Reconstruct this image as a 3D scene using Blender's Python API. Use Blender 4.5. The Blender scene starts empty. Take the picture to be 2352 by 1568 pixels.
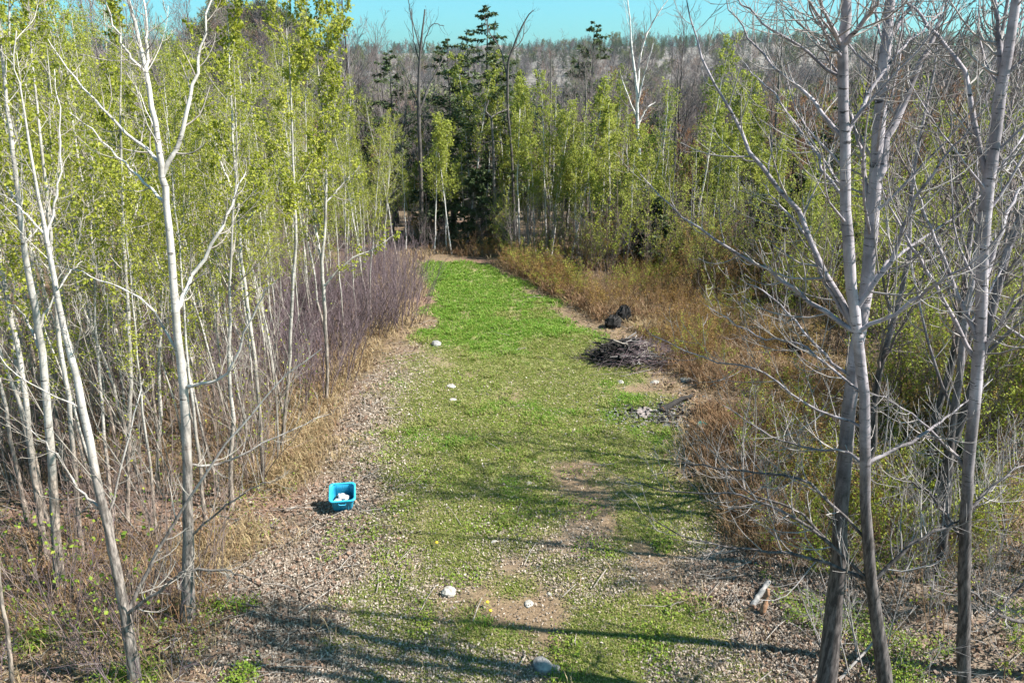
import bpy, math, random
import numpy as np
from mathutils import Vector

# ------------------------------------------------------------------ camera, sky, sun, exposure
scene = bpy.context.scene
COL = scene.collection
CAM_Z, PITCH, FPX = 8.0, math.radians(19.5), 1680.0      # FPX: focal length for a picture 2352 wide

cam = bpy.data.cameras.new('camera')
cam.sensor_width = 36.0
cam.lens = 36.0 * FPX / 2352.0
cam.clip_start, cam.clip_end = 0.1, 9000.0
cam_ob = bpy.data.objects.new('camera', cam)
cam_ob.location = (0, 0, CAM_Z)
cam_ob.rotation_euler = (math.pi / 2 - PITCH, 0, 0)
COL.objects.link(cam_ob)
scene.camera = cam_ob

SUN_EL, SUN_BACK = math.radians(47), math.radians(9.4)
sun_dir = Vector((math.cos(SUN_BACK) * math.cos(SUN_EL), -math.sin(SUN_BACK) * math.cos(SUN_EL), math.sin(SUN_EL)))
sl = bpy.data.lights.new('sun', 'SUN')
sl.energy, sl.angle, sl.color = 5.0, math.radians(0.53), (1.0, 0.955, 0.90)
so = bpy.data.objects.new('sun', sl)
so.rotation_euler = sun_dir.to_track_quat('Z', 'Y').to_euler()
so.location = (30, -10, 60)
COL.objects.link(so)

world = bpy.data.worlds.new('World')
scene.world = world
world.use_nodes = True
wn, wl = world.node_tree.nodes, world.node_tree.links
bg = wn['Background']
sky = wn.new('ShaderNodeTexSky')
sky.sky_type = 'NISHITA'
sky.sun_disc = False
sky.sun_elevation = SUN_EL
sky.sun_rotation = math.atan2(sun_dir.x, sun_dir.y)
sky.altitude, sky.air_density, sky.dust_density, sky.ozone_density = 300, 1.0, 2.2, 1.0
tint = wn.new('ShaderNodeMix'); tint.data_type = 'RGBA'; tint.blend_type = 'MULTIPLY'
tint.inputs[0].default_value = 1.0
tint.inputs[7].default_value = (0.58, 1.30, 1.42, 1)
wl.new(sky.outputs[0], tint.inputs[6])
wl.new(tint.outputs[2], bg.inputs['Color'])
bg.inputs['Strength'].default_value = 0.05

vs = scene.view_settings
scene.display_settings.display_device = 'sRGB'
vs.view_transform, vs.look, vs.exposure, vs.gamma = 'Standard', 'None', 1.6, 1.0
vs.use_curve_mapping = False
scene.cycles.max_bounces = 5
scene.cycles.diffuse_bounces = 2
scene.cycles.glossy_bounces = 1
scene.cycles.transmission_bounces = 2
scene.cycles.transparent_max_bounces = 4

# ------------------------------------------------------------------ helpers
RNG = np.random.default_rng(11)
random.seed(5)
PI = math.pi


def ray(px, py):
    a, b = (px - 1176.0) / FPX, (784.0 - py) / FPX
    c, s = math.cos(PITCH), math.sin(PITCH)
    return np.array([a, c + b * s, -s + b * c])


def unproj(px, py, Y):
    d = ray(px, py)
    return np.array([0, 0, CAM_Z]) + d * (Y / d[1])


def depth_of(p):
    return p[1] * math.cos(PITCH) + (CAM_Z - p[2]) * math.sin(PITCH)


def vnoise(x, y, scale, seed):
    g = np.random.default_rng(seed).random((64, 64))
    u, v = np.asarray(x) / scale, np.asarray(y) / scale
    iu, iv = np.floor(u).astype(int), np.floor(v).astype(int)
    fu, fv = u - iu, v - iv
    fu, fv = fu * fu * (3 - 2 * fu), fv * fv * (3 - 2 * fv)
    a, b = g[iu % 64, iv % 64], g[(iu + 1) % 64, iv % 64]
    c, d = g[iu % 64, (iv + 1) % 64], g[(iu + 1) % 64, (iv + 1) % 64]
    return (a * (1 - fu) + b * fu) * (1 - fv) + (c * (1 - fu) + d * fu) * fv


def sstep(a, b, x):
    t = np.clip((np.asarray(x, float) - a) / (b - a), 0, 1)
    return t * t * (3 - 2 * t)


def zmap(x, y):
    """height of the terrain"""
    x, y = np.asarray(x, float), np.asarray(y, float)
    near = 0.10 * (vnoise(x + 50, y + 50, 3.1, 1) - 0.5) + 0.05 * (vnoise(x, y, 0.9, 2) - 0.5)
    off = np.maximum(np.abs(x) - 5, 0)
    near = near + sstep(0, 12, off) * 0.5 * (vnoise(x + 99, y + 31, 6.0, 3) - 0.5)
    dip = -7.0 * sstep(38, 100, y) - 6.0 * sstep(90, 200, y)
    ysafe = np.maximum(y, 20.0)
    az = x / ysafe
    rt = np.interp(az, [-1.2, -.8, -.43, -.22, -.1, 0, .1, .15, .4, .7, 1.2],
                   [.047, .047, .048, .040, .043, .043, .049, .054, .053, .049, .045])
    ridge = (8 + rt * 1000 - 11 + 13) * sstep(200, 1000, y) ** 1.15
    ridge = ridge + 9 * (vnoise(x + 4000, y + 4000, 120, 4) - .5) * sstep(250, 500, y)
    ridge = ridge + 30 * np.exp(-((az + .02) / .09) ** 2 - ((y - 1500) / 260) ** 2)
    knoll = 25.0 * np.exp(-(np.abs((x + 59) / 15.5) ** 4) - ((y - 182) / 30) ** 2)
    return near + dip + ridge + knoll


def zat(x, y):
    return float(zmap(np.array([x]), np.array([y]))[0])


def gpt(px, py):
    """point of the ground that the picture shows at (px, py)"""
    d = ray(px, py)
    p = np.array([0, 0, CAM_Z]) + d * (CAM_Z / -d[2])
    p[2] = zat(p[0], p[1])
    return p


# ---- meshes
class MB:
    """collects quads as numpy arrays; every quad has a material slot"""
    def __init__(self):
        self.v, self.f, self.m, self.n = [], [], [], 0

    def raw(self, V, F, mi=0):
        V, F = np.asarray(V, float).reshape(-1, 3), np.asarray(F, int)
        if len(F) == 0:
            return self
        self.v.append(V); self.f.append(F + self.n); self.m.append(np.full(len(F), mi)); self.n += len(V)
        return self

    def tubes(self, P, R, k=4, mi=0, lump=0.0, rng=None):
        P, R = np.asarray(P, float), np.asarray(R, float)
        if len(P) == 0:
            return self
        M, N, _ = P.shape
        T = np.empty_like(P)
        T[:, 1:-1] = P[:, 2:] - P[:, :-2]
        T[:, 0], T[:, -1] = P[:, 1] - P[:, 0], P[:, -1] - P[:, -2]
        T /= np.linalg.norm(T, axis=2, keepdims=True) + 1e-9
        D = P[:, -1] - P[:, 0]
        D /= np.linalg.norm(D, axis=1, keepdims=True) + 1e-9
        ref = np.where(np.abs(D[:, 2:3]) > 0.8, np.array([[1.0, 0.1, 0.0]]), np.array([[0.0, 0.0, 1.0]]))
        A = np.cross(T, ref[:, None, :]); A /= np.linalg.norm(A, axis=2, keepdims=True) + 1e-9
        B = np.cross(T, A)
        ang = np.arange(k) * 2 * PI / k
        rr = R[:, :, None, None] * np.ones((1, 1, k, 1))
        if lump and rng is not None:
            rr = rr * (1 + lump * (rng.random((M, N, k, 1)) - .5))
        V = P[:, :, None, :] + rr * (np.cos(ang)[None, None, :, None] * A[:, :, None, :] + np.sin(ang)[None, None, :, None] * B[:, :, None, :])
        base = (np.arange(M) * N * k)[:, None, None] + (np.arange(N - 1) * k)[None, :, None]
        j = np.arange(k)[None, None, :]
        j2 = (j + 1) % k
        F = np.stack([base + j, base + j2, base + k + j2, base + k + j], axis=3).reshape(-1, 4)
        return self.raw(V, F, mi)

    def quads(self, Q, mi=0):
        Q = np.asarray(Q, float)
        M = len(Q)
        return self.raw(Q.reshape(-1, 3), np.arange(M * 4).reshape(-1, 4), mi)

    def mesh(self, name, mats, smooth=True):
        me = bpy.data.meshes.new(name)
        V = np.concatenate(self.v).astype(np.float32); F = np.concatenate(self.f); mi = np.concatenate(self.m)
        me.vertices.add(len(V)); me.vertices.foreach_set('co', V.ravel())
        me.loops.add(F.size); me.loops.foreach_set('vertex_index', F.ravel().astype(np.int32))
        me.polygons.add(len(F))
        me.polygons.foreach_set('loop_start', (np.arange(len(F)) * F.shape[1]).astype(np.int32))
        me.polygons.foreach_set('loop_total', np.full(len(F), F.shape[1], np.int32))
        for m in (mats if isinstance(mats, (list, tuple)) else [mats]):
            me.materials.append(m)
        me.polygons.foreach_set('material_index', mi.astype(np.int32))
        me.polygons.foreach_set('use_smooth', np.full(len(F), smooth))
        me.update(calc_edges=True)
        return me

    def build(self, name, mats, parent=None, smooth=True):
        return link(name, self.mesh(name, mats, smooth), parent)


def link(name, data, parent=None):
    o = bpy.data.objects.new(name, data)
    COL.objects.link(o)
    if parent is not None:
        o.parent = parent
    return o


def tag(o, label=None, cat=None, group=None, kind=None):
    if label: o['label'] = label
    if cat: o['category'] = cat
    if group: o['group'] = group
    if kind: o['kind'] = kind
    return o


def thing(name, label, cat, loc=(0, 0, 0), group=None, rz=0.0):
    o = bpy.data.objects.new(name, None)
    o.empty_display_size = 0.3
    COL.objects.link(o)
    o.location = tuple(float(c) for c in loc)
    o.rotation_euler = (0, 0, rz)
    return tag(o, label, cat, group)


def copy_tree(o, parent=None):
    c = o.copy()
    COL.objects.link(c)
    c.parent = parent
    for ch in list(o.children):
        copy_tree(ch, c)
    return c


# ---- materials
def mat(name, rough=0.85):
    m = bpy.data.materials.new(name)
    m.use_nodes = True
    b = m.node_tree.nodes['Principled BSDF']
    b.inputs['Roughness'].default_value = rough
    b.inputs['Specular IOR Level'].default_value = 0.25
    return m, m.node_tree.nodes, m.node_tree.links, b


def ramp(nt, stops):
    r = nt.new('ShaderNodeValToRGB')
    while len(r.color_ramp.elements) < len(stops):
        r.color_ramp.elements.new(0.5)
    for e, (p, c) in zip(r.color_ramp.elements, stops):
        e.position = p; e.color = (*c, 1)
    return r


def noise(nt, l, scale, detail=4, rough=.6, coord=None, mapping=None):
    n = nt.new('ShaderNodeTexNoise')
    n.inputs['Scale'].default_value = scale
    n.inputs['Detail'].default_value = detail
    n.inputs['Roughness'].default_value = rough
    if coord is not None:
        if mapping:
            mp = nt.new('ShaderNodeMapping'); mp.inputs['Scale'].default_value = mapping
            l.new(coord, mp.inputs['Vector']); l.new(mp.outputs[0], n.inputs['Vector'])
        else:
            l.new(coord, n.inputs['Vector'])
    return n


def mix(nt, l, fac, a, b, mode='MIX'):
    x = nt.new('ShaderNodeMix'); x.data_type = 'RGBA'; x.blend_type = mode
    for s, val in ((0, fac), (6, a), (7, b)):
        if isinstance(val, (int, float)): x.inputs[s].default_value = val
        elif isinstance(val, tuple): x.inputs[s].default_value = (*val, 1)
        else: l.new(val, x.inputs[s])
    return x.outputs[2]


def bark(name, pale, dark, scar, low=None, low_top=2.0, bump=.25):
    """bark with cross-grain scars; 'low' is the rougher colour it has towards the foot"""
    m, nt, l, b = mat(name, .8)
    tc = nt.new('ShaderNodeTexCoord').outputs['Object']
    n1 = noise(nt, l, 5.0, 6, .65, tc, (1, 1, .35))
    c = mix(nt, l, ramp_fac(nt, l, n1.outputs[0], .38, .68), dark, pale)
    n2 = noise(nt, l, 4.0, 4, .75, tc, (1.2, 1.2, 7))
    c = mix(nt, l, ramp_fac(nt, l, n2.outputs[0], .575, .64), c, scar)
    n6 = noise(nt, l, 1.6, 4, .7, tc, (.7, .7, 1.1))
    c = mix(nt, l, ramp_fac(nt, l, n6.outputs[0], .5, .68), c, tuple(v * .55 for v in dark))
    if low:
        sep = nt.new('ShaderNodeSeparateXYZ'); l.new(tc, sep.inputs[0])
        n3 = noise(nt, l, 2.2, 5, .7, tc)
        a = nt.new('ShaderNodeMath'); a.operation = 'MULTIPLY_ADD'
        l.new(n3.outputs[0], a.inputs[0]); a.inputs[1].default_value = 3.0; l.new(sep.outputs[2], a.inputs[2])
        mr = nt.new('ShaderNodeMapRange'); l.new(a.outputs[0], mr.inputs[0])
        mr.inputs[1].default_value = low_top + .6; mr.inputs[2].default_value = low_top + 2.4
        mr.inputs[3].default_value = 1; mr.inputs[4].default_value = 0
        n4 = noise(nt, l, 22, 5, .7, tc, (1, 1, .18))
        lowc = mix(nt, l, ramp_fac(nt, l, n4.outputs[0], .42, .62), tuple(v * .35 for v in low), tuple(v * 1.35 for v in low))
        c = mix(nt, l, mr.outputs[0], c, lowc)
    l.new(c, b.inputs['Base Color'])
    bp = nt.new('ShaderNodeBump'); bp.inputs['Strength'].default_value = bump; bp.inputs['Distance'].default_value = .02
    n5 = noise(nt, l, 26, 5, .7, tc, (1, 1, .3)); l.new(n5.outputs[0], bp.inputs['Height'])
    l.new(bp.outputs[0], b.inputs['Normal'])
    return m


def ramp_fac(nt, l, src, lo, hi):
    mr = nt.new('ShaderNodeMapRange'); l.new(src, mr.inputs[0])
    mr.inputs[1].default_value, mr.inputs[2].default_value = lo, hi
    return mr.outputs[0]


def leafy(name, cols, trans=.45, rough=.6):
    """thin leaves, each its own tone, letting light through"""
    m, nt, l, b = mat(name, rough)
    g = nt.new('ShaderNodeNewGeometry')
    oi = nt.new('ShaderNodeObjectInfo')
    r = ramp(nt, [(i / max(1, len(cols) - 1), c) for i, c in enumerate(cols)])
    ad = nt.new('ShaderNodeMath'); ad.operation = 'MULTIPLY_ADD'
    l.new(oi.outputs['Random'], ad.inputs[0]); ad.inputs[1].default_value = .3
    ml = nt.new('ShaderNodeMath'); ml.operation = 'MULTIPLY'; ml.inputs[1].default_value = .7
    l.new(g.outputs['Random Per Island'], ml.inputs[0]); l.new(ml.outputs[0], ad.inputs[2])
    l.new(ad.outputs[0], r.inputs[0])
    l.new(r.outputs[0], b.inputs['Base Color'])
    if trans:
        t = nt.new('ShaderNodeBsdfTranslucent'); l.new(r.outputs[0], t.inputs[0])
        mx = nt.new('ShaderNodeMixShader'); mx.inputs[0].default_value = trans
        l.new(b.outputs[0], mx.inputs[1]); l.new(t.outputs[0], mx.inputs[2])
        l.new(mx.outputs[0], nt['Material Output'].inputs[0])
    return m


def plain(name, c1, c2, scale=8, rough=.85, bump=0.0):
    m, nt, l, b = mat(name, rough)
    tc = nt.new('ShaderNodeTexCoord').outputs['Object']
    n = noise(nt, l, scale, 5, .65, tc)
    l.new(mix(nt, l, ramp_fac(nt, l, n.outputs[0], .35, .68), c1, c2), b.inputs['Base Color'])
    if bump:
        bp = nt.new('ShaderNodeBump'); bp.inputs['Strength'].default_value = bump; bp.inputs['Distance'].default_value = .03
        l.new(n.outputs[0], bp.inputs['Height']); l.new(bp.outputs[0], b.inputs['Normal'])
    return m


M = {}
M['poplar'] = bark('poplar_bark', (.42, .375, .39), (.20, .175, .185), (.03, .026, .026), (.10, .085, .08), 4.1)
M['pale_poplar'] = bark('pale_poplar_bark', (.58, .54, .49), (.36, .33, .295), (.05, .045, .04), (.23, .195, .17), 3.4)
M['aspen'] = bark('aspen_bark', (.50, .465, .415), (.31, .285, .25), (.045, .04, .035), (.27, .22, .18), 2.4)
M['poplar_twig'] = plain('poplar_twig_bark', (.17, .15, .14), (.34, .31, .29), 3)
M['aspen_twig'] = plain('aspen_twig_bark', (.19, .16, .135), (.35, .315, .27), 3)
M['birch'] = bark('birch_bark', (.72, .68, .64), (.58, .54, .50), (.07, .06, .055), None)
M['maple'] = bark('maple_bark', (.20, .175, .155), (.11, .095, .085), (.04, .035, .03), None, bump=.5)
M['dead'] = bark('dead_bark', (.13, .115, .105), (.07, .06, .055), (.03, .027, .025), None, bump=.5)
M['bare_twig'] = plain('bare_twig_bark', (.125, .10, .095), (.215, .18, .17), 2)
M['bud_twig'] = plain('budding_twig_bark', (.15, .085, .06), (.24, .15, .10), 2)
M['thicket'] = plain('thicket_bark', (.085, .058, .065), (.20, .148, .155), 1.2)
M['brown_twig'] = plain('brown_twig_bark', (.13, .075, .04), (.23, .145, .08), 2)
M['sapling'] = plain('sapling_bark', (.12, .085, .07), (.25, .19, .16), 2)
M['leaf'] = leafy('aspen_leaf', [(.12, .15, .015), (.26, .29, .028), (.36, .37, .045), (.46, .45, .09)], .5)
M['leaf_pale'] = leafy('pale_aspen_leaf', [(.19, .22, .03), (.30, .33, .05), (.40, .41, .09)], .5)
M['shrubleaf'] = leafy('shrub_leaf', [(.12, .17, .02), (.27, .31, .035), (.38, .36, .06)], .4)
M['rustleaf'] = leafy('rusty_shrub_leaf', [(.17, .08, .03), (.29, .17, .05), (.36, .29, .07)], .4)
M['bud'] = leafy('red_bud', [(.20, .09, .045), (.30, .15, .08), (.33, .22, .08)], .3)
M['catkin'] = leafy('yellow_catkin', [(.42, .36, .10), (.50, .46, .16)], .3)
M['needle'] = leafy('conifer_needle', [(.03, .052, .02), (.06, .09, .03), (.12, .14, .055)], .2)
M['fargreen'] = leafy('far_leaf', [(.12, .14, .05), (.20, .21, .075)], .3)
M['fartwig'] = plain('far_twig', (.065, .055, .055), (.12, .10, .10), 1.5)
M['grass'] = leafy('grass_blade', [(.06, .115, .012), (.125, .19, .022), (.21, .245, .045), (.33, .30, .12), (.40, .33, .2)], .4)
M['grass_lush'] = leafy('lush_grass_blade', [(.05, .14, .010), (.10, .23, .016), (.18, .28, .035), (.30, .31, .09)], .4)
M['straw'] = leafy('dry_grass_blade', [(.20, .135, .065), (.33, .24, .13), (.43, .34, .20)], .3)
M['redstraw'] = leafy('brown_stalk', [(.11, .055, .03), (.21, .12, .06), (.29, .20, .10)], .25)
M['litter'] = leafy('dead_leaf', [(.09, .065, .045), (.22, .17, .13), (.34, .28, .225), (.50, .445, .385)], .12)
M['litter_dark'] = leafy('brown_dead_leaf', [(.075, .045, .03), (.17, .105, .07), (.28, .20, .145)], .12)
M['weed'] = leafy('weed_leaf', [(.07, .14, .015), (.19, .27, .03), (.34, .36, .05)], .4)
M['stone'] = plain('pale_stone', (.17, .155, .13), (.44, .41, .37), 14, .9, .6)
M['slab'] = plain('pinkish_slab', (.16, .13, .12), (.27, .225, .21), 6, .9, .4)
M['greystone'] = plain('grey_stone', (.13, .125, .12), (.28, .265, .25), 8, .9, .6)
M['stick'] = plain('weathered_wood', (.15, .125, .105), (.32, .285, .25), 6)
M['char'] = plain('charred_wood', (.012, .011, .010), (.035, .03, .028), 9, .9, .5)
M['ash'] = plain('ash_chip', (.07, .068, .065), (.20, .19, .18), 5)
M['rot'] = plain('rotten_wood', (.20, .105, .06), (.38, .22, .13), 9, .9, .5)
M['dandelion'] = leafy('dandelion_petals', [(.75, .52, .02), (.8, .6, .04)], .1)

# ------------------------------------------------------------------ ground
YK = [5, 9, 12, 15, 18, 22, 25, 28, 31, 33.3, 34.5]
XL = np.array([-3.2, -3.0, -2.8, -3.2, -3.5, -3.1, -2.7, -3.1, -3.6, -4.0, -4.2])
XR = np.array([2.7, 3.2, 3.9, 3.9, 4.5, 3.1, 2.3, 1.3, 0.2, -1.4, -4.2])
WL = np.array([-4.8, -4.9, -5.0, -4.9, -4.7, -3.5, -3.2, -3.5, -4.2, -4.6, -4.8])   # where the left woods begin


def zones(x, y):
    x, y = np.asarray(x, float), np.asarray(y, float)
    wob = (vnoise(x + 77, y + 21, 1.3, 7) - .5) * 1.3 + (vnoise(x, y, .45, 8) - .5) * .5
    dl, dr = x - np.interp(y, YK, XL), np.interp(y, YK, XR) - x
    d = np.minimum(dl, dr) + wob
    inlane = sstep(-.45, .55, d) * (1 - sstep(33.3, 34.3, y + wob * .4)) * sstep(0, 3, y)
    patch = vnoise(x + 12, y + 8, 1.7, 9) * .6 + vnoise(x, y, .6, 10) * .4
    lush = sstep(20, 25, y)
    g = inlane * (sstep(.26, .52, patch + .14 * sstep(10.5, 13.5, y)) * (1 - lush) + lush)
    # pale fallen leaves: along the left verge, over the near ground and the right-hand corner
    verge = np.exp(-((x + 3.4 + .25 * np.sin(y * .8)) / .95) ** 2) * (1 - sstep(19, 24, y))
    near = (1 - sstep(9, 14.5, y)) * .8
    corner = sstep(2.6, 4.2, x + wob * .6) * (1 - sstep(10.5, 12.5, y))
    litter = np.clip(verge * 1.0 + near * sstep(.35, .6, vnoise(x, y + 5, 1.2, 13)) + corner, 0, 1)
    litter = litter * sstep(-5.6, -4.6, x)
    fine = vnoise(x + 3, y + 9, .33, 14) * .6 + vnoise(x + 30, y + 9, .8, 16) * .4
    g = np.maximum(g, .75 * inlane * (patch > .30 + .16 * (1 - sstep(11, 15, y))))
    ruts = np.exp(-((x + 1.75) / .32) ** 2) + np.exp(-((x - .15) / .34) ** 2)
    g = g * (1 - .45 * ruts * sstep(.25, .6, vnoise(x, y, 1.1, 17)))
    g = g * (1 - .92 * litter * sstep(.33, .5, fine))
    woods = np.clip(1 - inlane, 0, 1)
    dry = woods * (1 - litter) * sstep(.2, .5, vnoise(x, y, 2.1, 15) + .25 * (x > 0) + .2 * np.exp(-((x + 5.0) / .9) ** 2))
    dry = np.maximum(dry, inlane * (1 - g) * .85)
    return np.clip(g, 0, 1), np.clip(litter, 0, 1), np.clip(dry, 0, 1), woods


def axis(lim_lo, lim_hi, step, fine_lo, fine_hi, grow):
    a = list(np.arange(fine_lo, fine_hi + 1e-6, step))
    s = step
    while a[-1] < lim_hi:
        s *= grow; a.append(a[-1] + s)
    s = step
    while a[0] > lim_lo:
        s *= grow; a.insert(0, a[0] - s)
    return np.array(a)


gx = axis(-4500, 4500, .19, -13, 13, 1.045)
gy = axis(-300, 5200, .19, 5, 36, 1.032)
GX, GY = np.meshgrid(gx, gy)
GZ = zmap(GX, GY)
V = np.stack([GX, GY, GZ], 2).reshape(-1, 3)
nx, ny = len(gx), len(gy)
ii = (np.arange(ny - 1)[:, None] * nx + np.arange(nx - 1)[None, :]).ravel()
F = np.stack([ii, ii + 1, ii + nx + 1, ii + nx], 1)
mb = MB(); mb.raw(V, F)

m, nt, l, b = mat('forest_ground', .95)
at = nt.new('ShaderNodeAttribute'); at.attribute_name = 'zone'
sep = nt.new('ShaderNodeSeparateColor'); l.new(at.outputs['Color'], sep.inputs[0])
geo = nt.new('ShaderNodeNewGeometry').outputs['Position']
nA = noise(nt, l, 7, 6, .7, geo); nB = noise(nt, l, 28, 5, .7, geo); nC = noise(nt, l, .9, 4, .6, geo); nD = noise(nt, l, 60, 3, .7, geo)
soil = mix(nt, l, ramp_fac(nt, l, nA.outputs[0], .35, .65), (.085, .048, .032), (.19, .115, .078))
soil = mix(nt, l, ramp_fac(nt, l, nB.outputs[0], .5, .66), soil, (.30, .20, .145))
soil = mix(nt, l, ramp_fac(nt, l, nC.outputs[0], .52, .7), soil, (.075, .085, .03))
dryc = mix(nt, l, ramp_fac(nt, l, nB.outputs[0], .35, .65), (.085, .058, .035), (.22, .155, .09))
lit = mix(nt, l, ramp_fac(nt, l, nD.outputs[0], .38, .62), (.09, .065, .045), (.25, .195, .145))
grs = mix(nt, l, ramp_fac(nt, l, nA.outputs[0], .32, .66), (.085, .105, .025), (.19, .20, .065))
grs = mix(nt, l, ramp_fac(nt, l, nD.outputs[0], .46, .66), grs, (.31, .27, .14))
c = mix(nt, l, sep.outputs[2], soil, dryc)
c = mix(nt, l, sep.outputs[1], c, lit)
c = mix(nt, l, sep.outputs[0], c, grs)
sp = nt.new('ShaderNodeSeparateXYZ'); l.new(geo, sp.inputs[0])
farf = nt.new('ShaderNodeMapRange'); l.new(sp.outputs[1], farf.inputs[0])
farf.inputs[1].default_value, farf.inputs[2].default_value = 60, 140
nF = noise(nt, l, .03, 6, .7, geo)
farc = mix(nt, l, ramp_fac(nt, l, nF.outputs[0], .4, .65), (.11, .10, .085), (.17, .15, .13))
c = mix(nt, l, farf.outputs[0], c, farc)
l.new(c, b.inputs['Base Color'])
bp = nt.new('ShaderNodeBump'); bp.inputs['Strength'].default_value = .6; bp.inputs['Distance'].default_value = .05
l.new(nB.outputs[0], bp.inputs['Height']); l.new(bp.outputs[0], b.inputs['Normal'])
M['ground'] = m
ground = tag(mb.build('ground', M['ground']), 'forest floor and mown grass lane running back between the woods', kind='structure')
zg, zl, zd, zw = zones(V[:, 0], V[:, 1])
ca = ground.data.color_attributes.new('zone', 'FLOAT_COLOR', 'POINT')
ca.data.foreach_set('color', np.stack([zg, zl, zd, np.ones_like(zg)], 1).astype(np.float32).ravel())


# ------------------------------------------------------------------ growing trees
def unit(v):
    return v / (np.linalg.norm(v, axis=-1, keepdims=True) + 1e-9)


def spawn(P, R, n, s0, s1, ang, ln, up, N, rng, wob=.12, thick=.6, tip=.25, rmin=.0025, fade=.55, absolute=False, power=1.0):
    """n children on every polyline of P; children bend by 'up' on each step"""
    Mp, Np, _ = P.shape
    s = s0 + (s1 - s0) * ((np.arange(n)[None, :] + rng.random((Mp, n))) / n) ** power
    s = np.clip(s, 0, .999)
    f = s * (Np - 1); i = f.astype(int); fr = (f - i)[..., None]
    rows = np.arange(Mp)[:, None]
    base = P[rows, i] * (1 - fr) + P[rows, i + 1] * fr
    tan = unit(P[rows, i + 1] - P[rows, i])
    rp = (R[rows, i] * (1 - fr[..., 0]) + R[rows, i + 1] * fr[..., 0])
    plen = np.linalg.norm(np.diff(P, axis=1), axis=2).sum(1)[:, None]
    rnd = unit(rng.normal(size=(Mp, n, 3)))
    perp = unit(np.cross(tan, rnd))
    a = ang * (0.75 + .5 * rng.random((Mp, n, 1)))
    d = unit(np.cos(a) * tan + np.sin(a) * perp)
    L = (ln if absolute else ln * plen) * (1 - fade * s) * (.6 + .7 * rng.random((Mp, n)))
    step = (L / (N - 1))[..., None]
    out = np.empty((Mp, n, N, 3)); out[:, :, 0] = base
    for k in range(1, N):
        out[:, :, k] = out[:, :, k - 1] + d * step
        d = unit(d + np.array([0, 0, up]) + wob * rng.normal(size=d.shape))
    r0 = np.maximum(np.minimum(rp * thick, L * .03 + .002), rmin)
    RR = r0[..., None] * np.linspace(1, tip, N)[None, None, :]
    RR = np.maximum(RR, rmin * .7)
    return out.reshape(-1, N, 3), RR.reshape(-1, N)


def leaf_quads(P, n, size, rng, spread=.03, s0=.15, aspect=.75):
    """n rhombic leaves along every polyline"""
    Mp, Np, _ = P.shape
    s = s0 + (1 - s0) * rng.random((Mp, n)); s = np.clip(s, 0, .999)
    f = s * (Np - 1); i = f.astype(int); fr = (f - i)[..., None]
    rows = np.arange(Mp)[:, None]
    c = (P[rows, i] * (1 - fr) + P[rows, i + 1] * fr).reshape(-1, 3)
    c = c + rng.normal(size=c.shape) * spread
    u = unit(rng.normal(size=c.shape)); v = unit(np.cross(u, rng.normal(size=c.shape)))
    w = np.cross(u, v)
    sz = size * (.6 + .8 * rng.random((len(c), 1)))
    return np.stack([c - u * sz * .5, c + v * sz * .5 * aspect + w * sz * .12, c + u * sz * .5, c - v * sz * .5 * aspect + w * sz * .12], 1)


def leaf_clusters(P, n, size, rng, per=5, spread=.055):
    """n leaves along every twig, gathered in little bunches of uneven size"""
    Mp, Np, _ = P.shape
    nc = max(1, n // per)
    s = np.clip(1 - rng.random((Mp, nc)) ** 1.3, 0, .999)
    f = s * (Np - 1); i = f.astype(int); fr = (f - i)[..., None]
    rows = np.arange(Mp)[:, None]
    c = (P[rows, i] * (1 - fr) + P[rows, i + 1] * fr).reshape(-1, 1, 3)
    c = c[rng.random(len(c)) < .85]
    k = spread * (.5 + 1.3 * rng.random((len(c), 1, 1)))
    c = (c + rng.normal(size=(len(c), per, 3)) * k).reshape(-1, 3)
    u = unit(rng.normal(size=c.shape)); v = unit(np.cross(u, rng.normal(size=c.shape))); w = np.cross(u, v)
    sz = size * (.45 + 1.0 * rng.random((len(c), 1)))
    a = .25 + .25 * rng.random((len(c), 1))
    return np.stack([c - u * sz * .5, c + v * sz * a + w * sz * .14, c + u * sz * .5, c - v * sz * a + w * sz * .14], 1)


def trunk_line(H, r, rng, N=12, lean=.05, wob=.03, tip=.12):
    t = np.linspace(0, 1, N)
    d = rng.normal(size=2) * lean
    w = np.cumsum(rng.normal(size=(N, 2)) * wob * H / N, axis=0); w -= w[0]
    P = np.stack([d[0] * H * t ** 1.5 + w[:, 0], d[1] * H * t ** 1.5 + w[:, 1], H * t], 1)
    P[0, 2] = -.12
    R = r * (1 - (1 - tip) * t) * (1 + .45 * np.exp(-t * 28))
    return P[None], R[None]


def make_aspen(seed, H, r, nb, crown0, leaf, nl, leafmat, barkmat, twigmat, name, blen=.22, bang=.75, up=.16, ntw=6):
    rng = np.random.default_rng(seed)
    T, TR = trunk_line(H, r, rng, 14, .05, .045)
    B, BR = spawn(T, TR, nb, crown0, .985, bang, blen * H, up, 6, rng, .10, .5, .25, .004, .75, True)
    W, WR = spawn(B, BR, ntw, .2, .98, .75, .36, .10, 4, rng, .14, .6, .4, .0035, .4)
    root = thing(name, '', '')
    MB().tubes(T, TR, 7, 0, .06, rng).build('trunk', barkmat, root)
    MB().tubes(B, BR, 4).tubes(W, WR, 3).build('branches', twigmat, root)
    if nl:
        q = leaf_clusters(W, nl, leaf, rng)
        q2 = leaf_quads(B, 3, leaf, rng, .05, .4)
        MB().quads(np.concatenate([q, q2])).build('foliage', leafmat, root, smooth=False)
    return root


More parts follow.
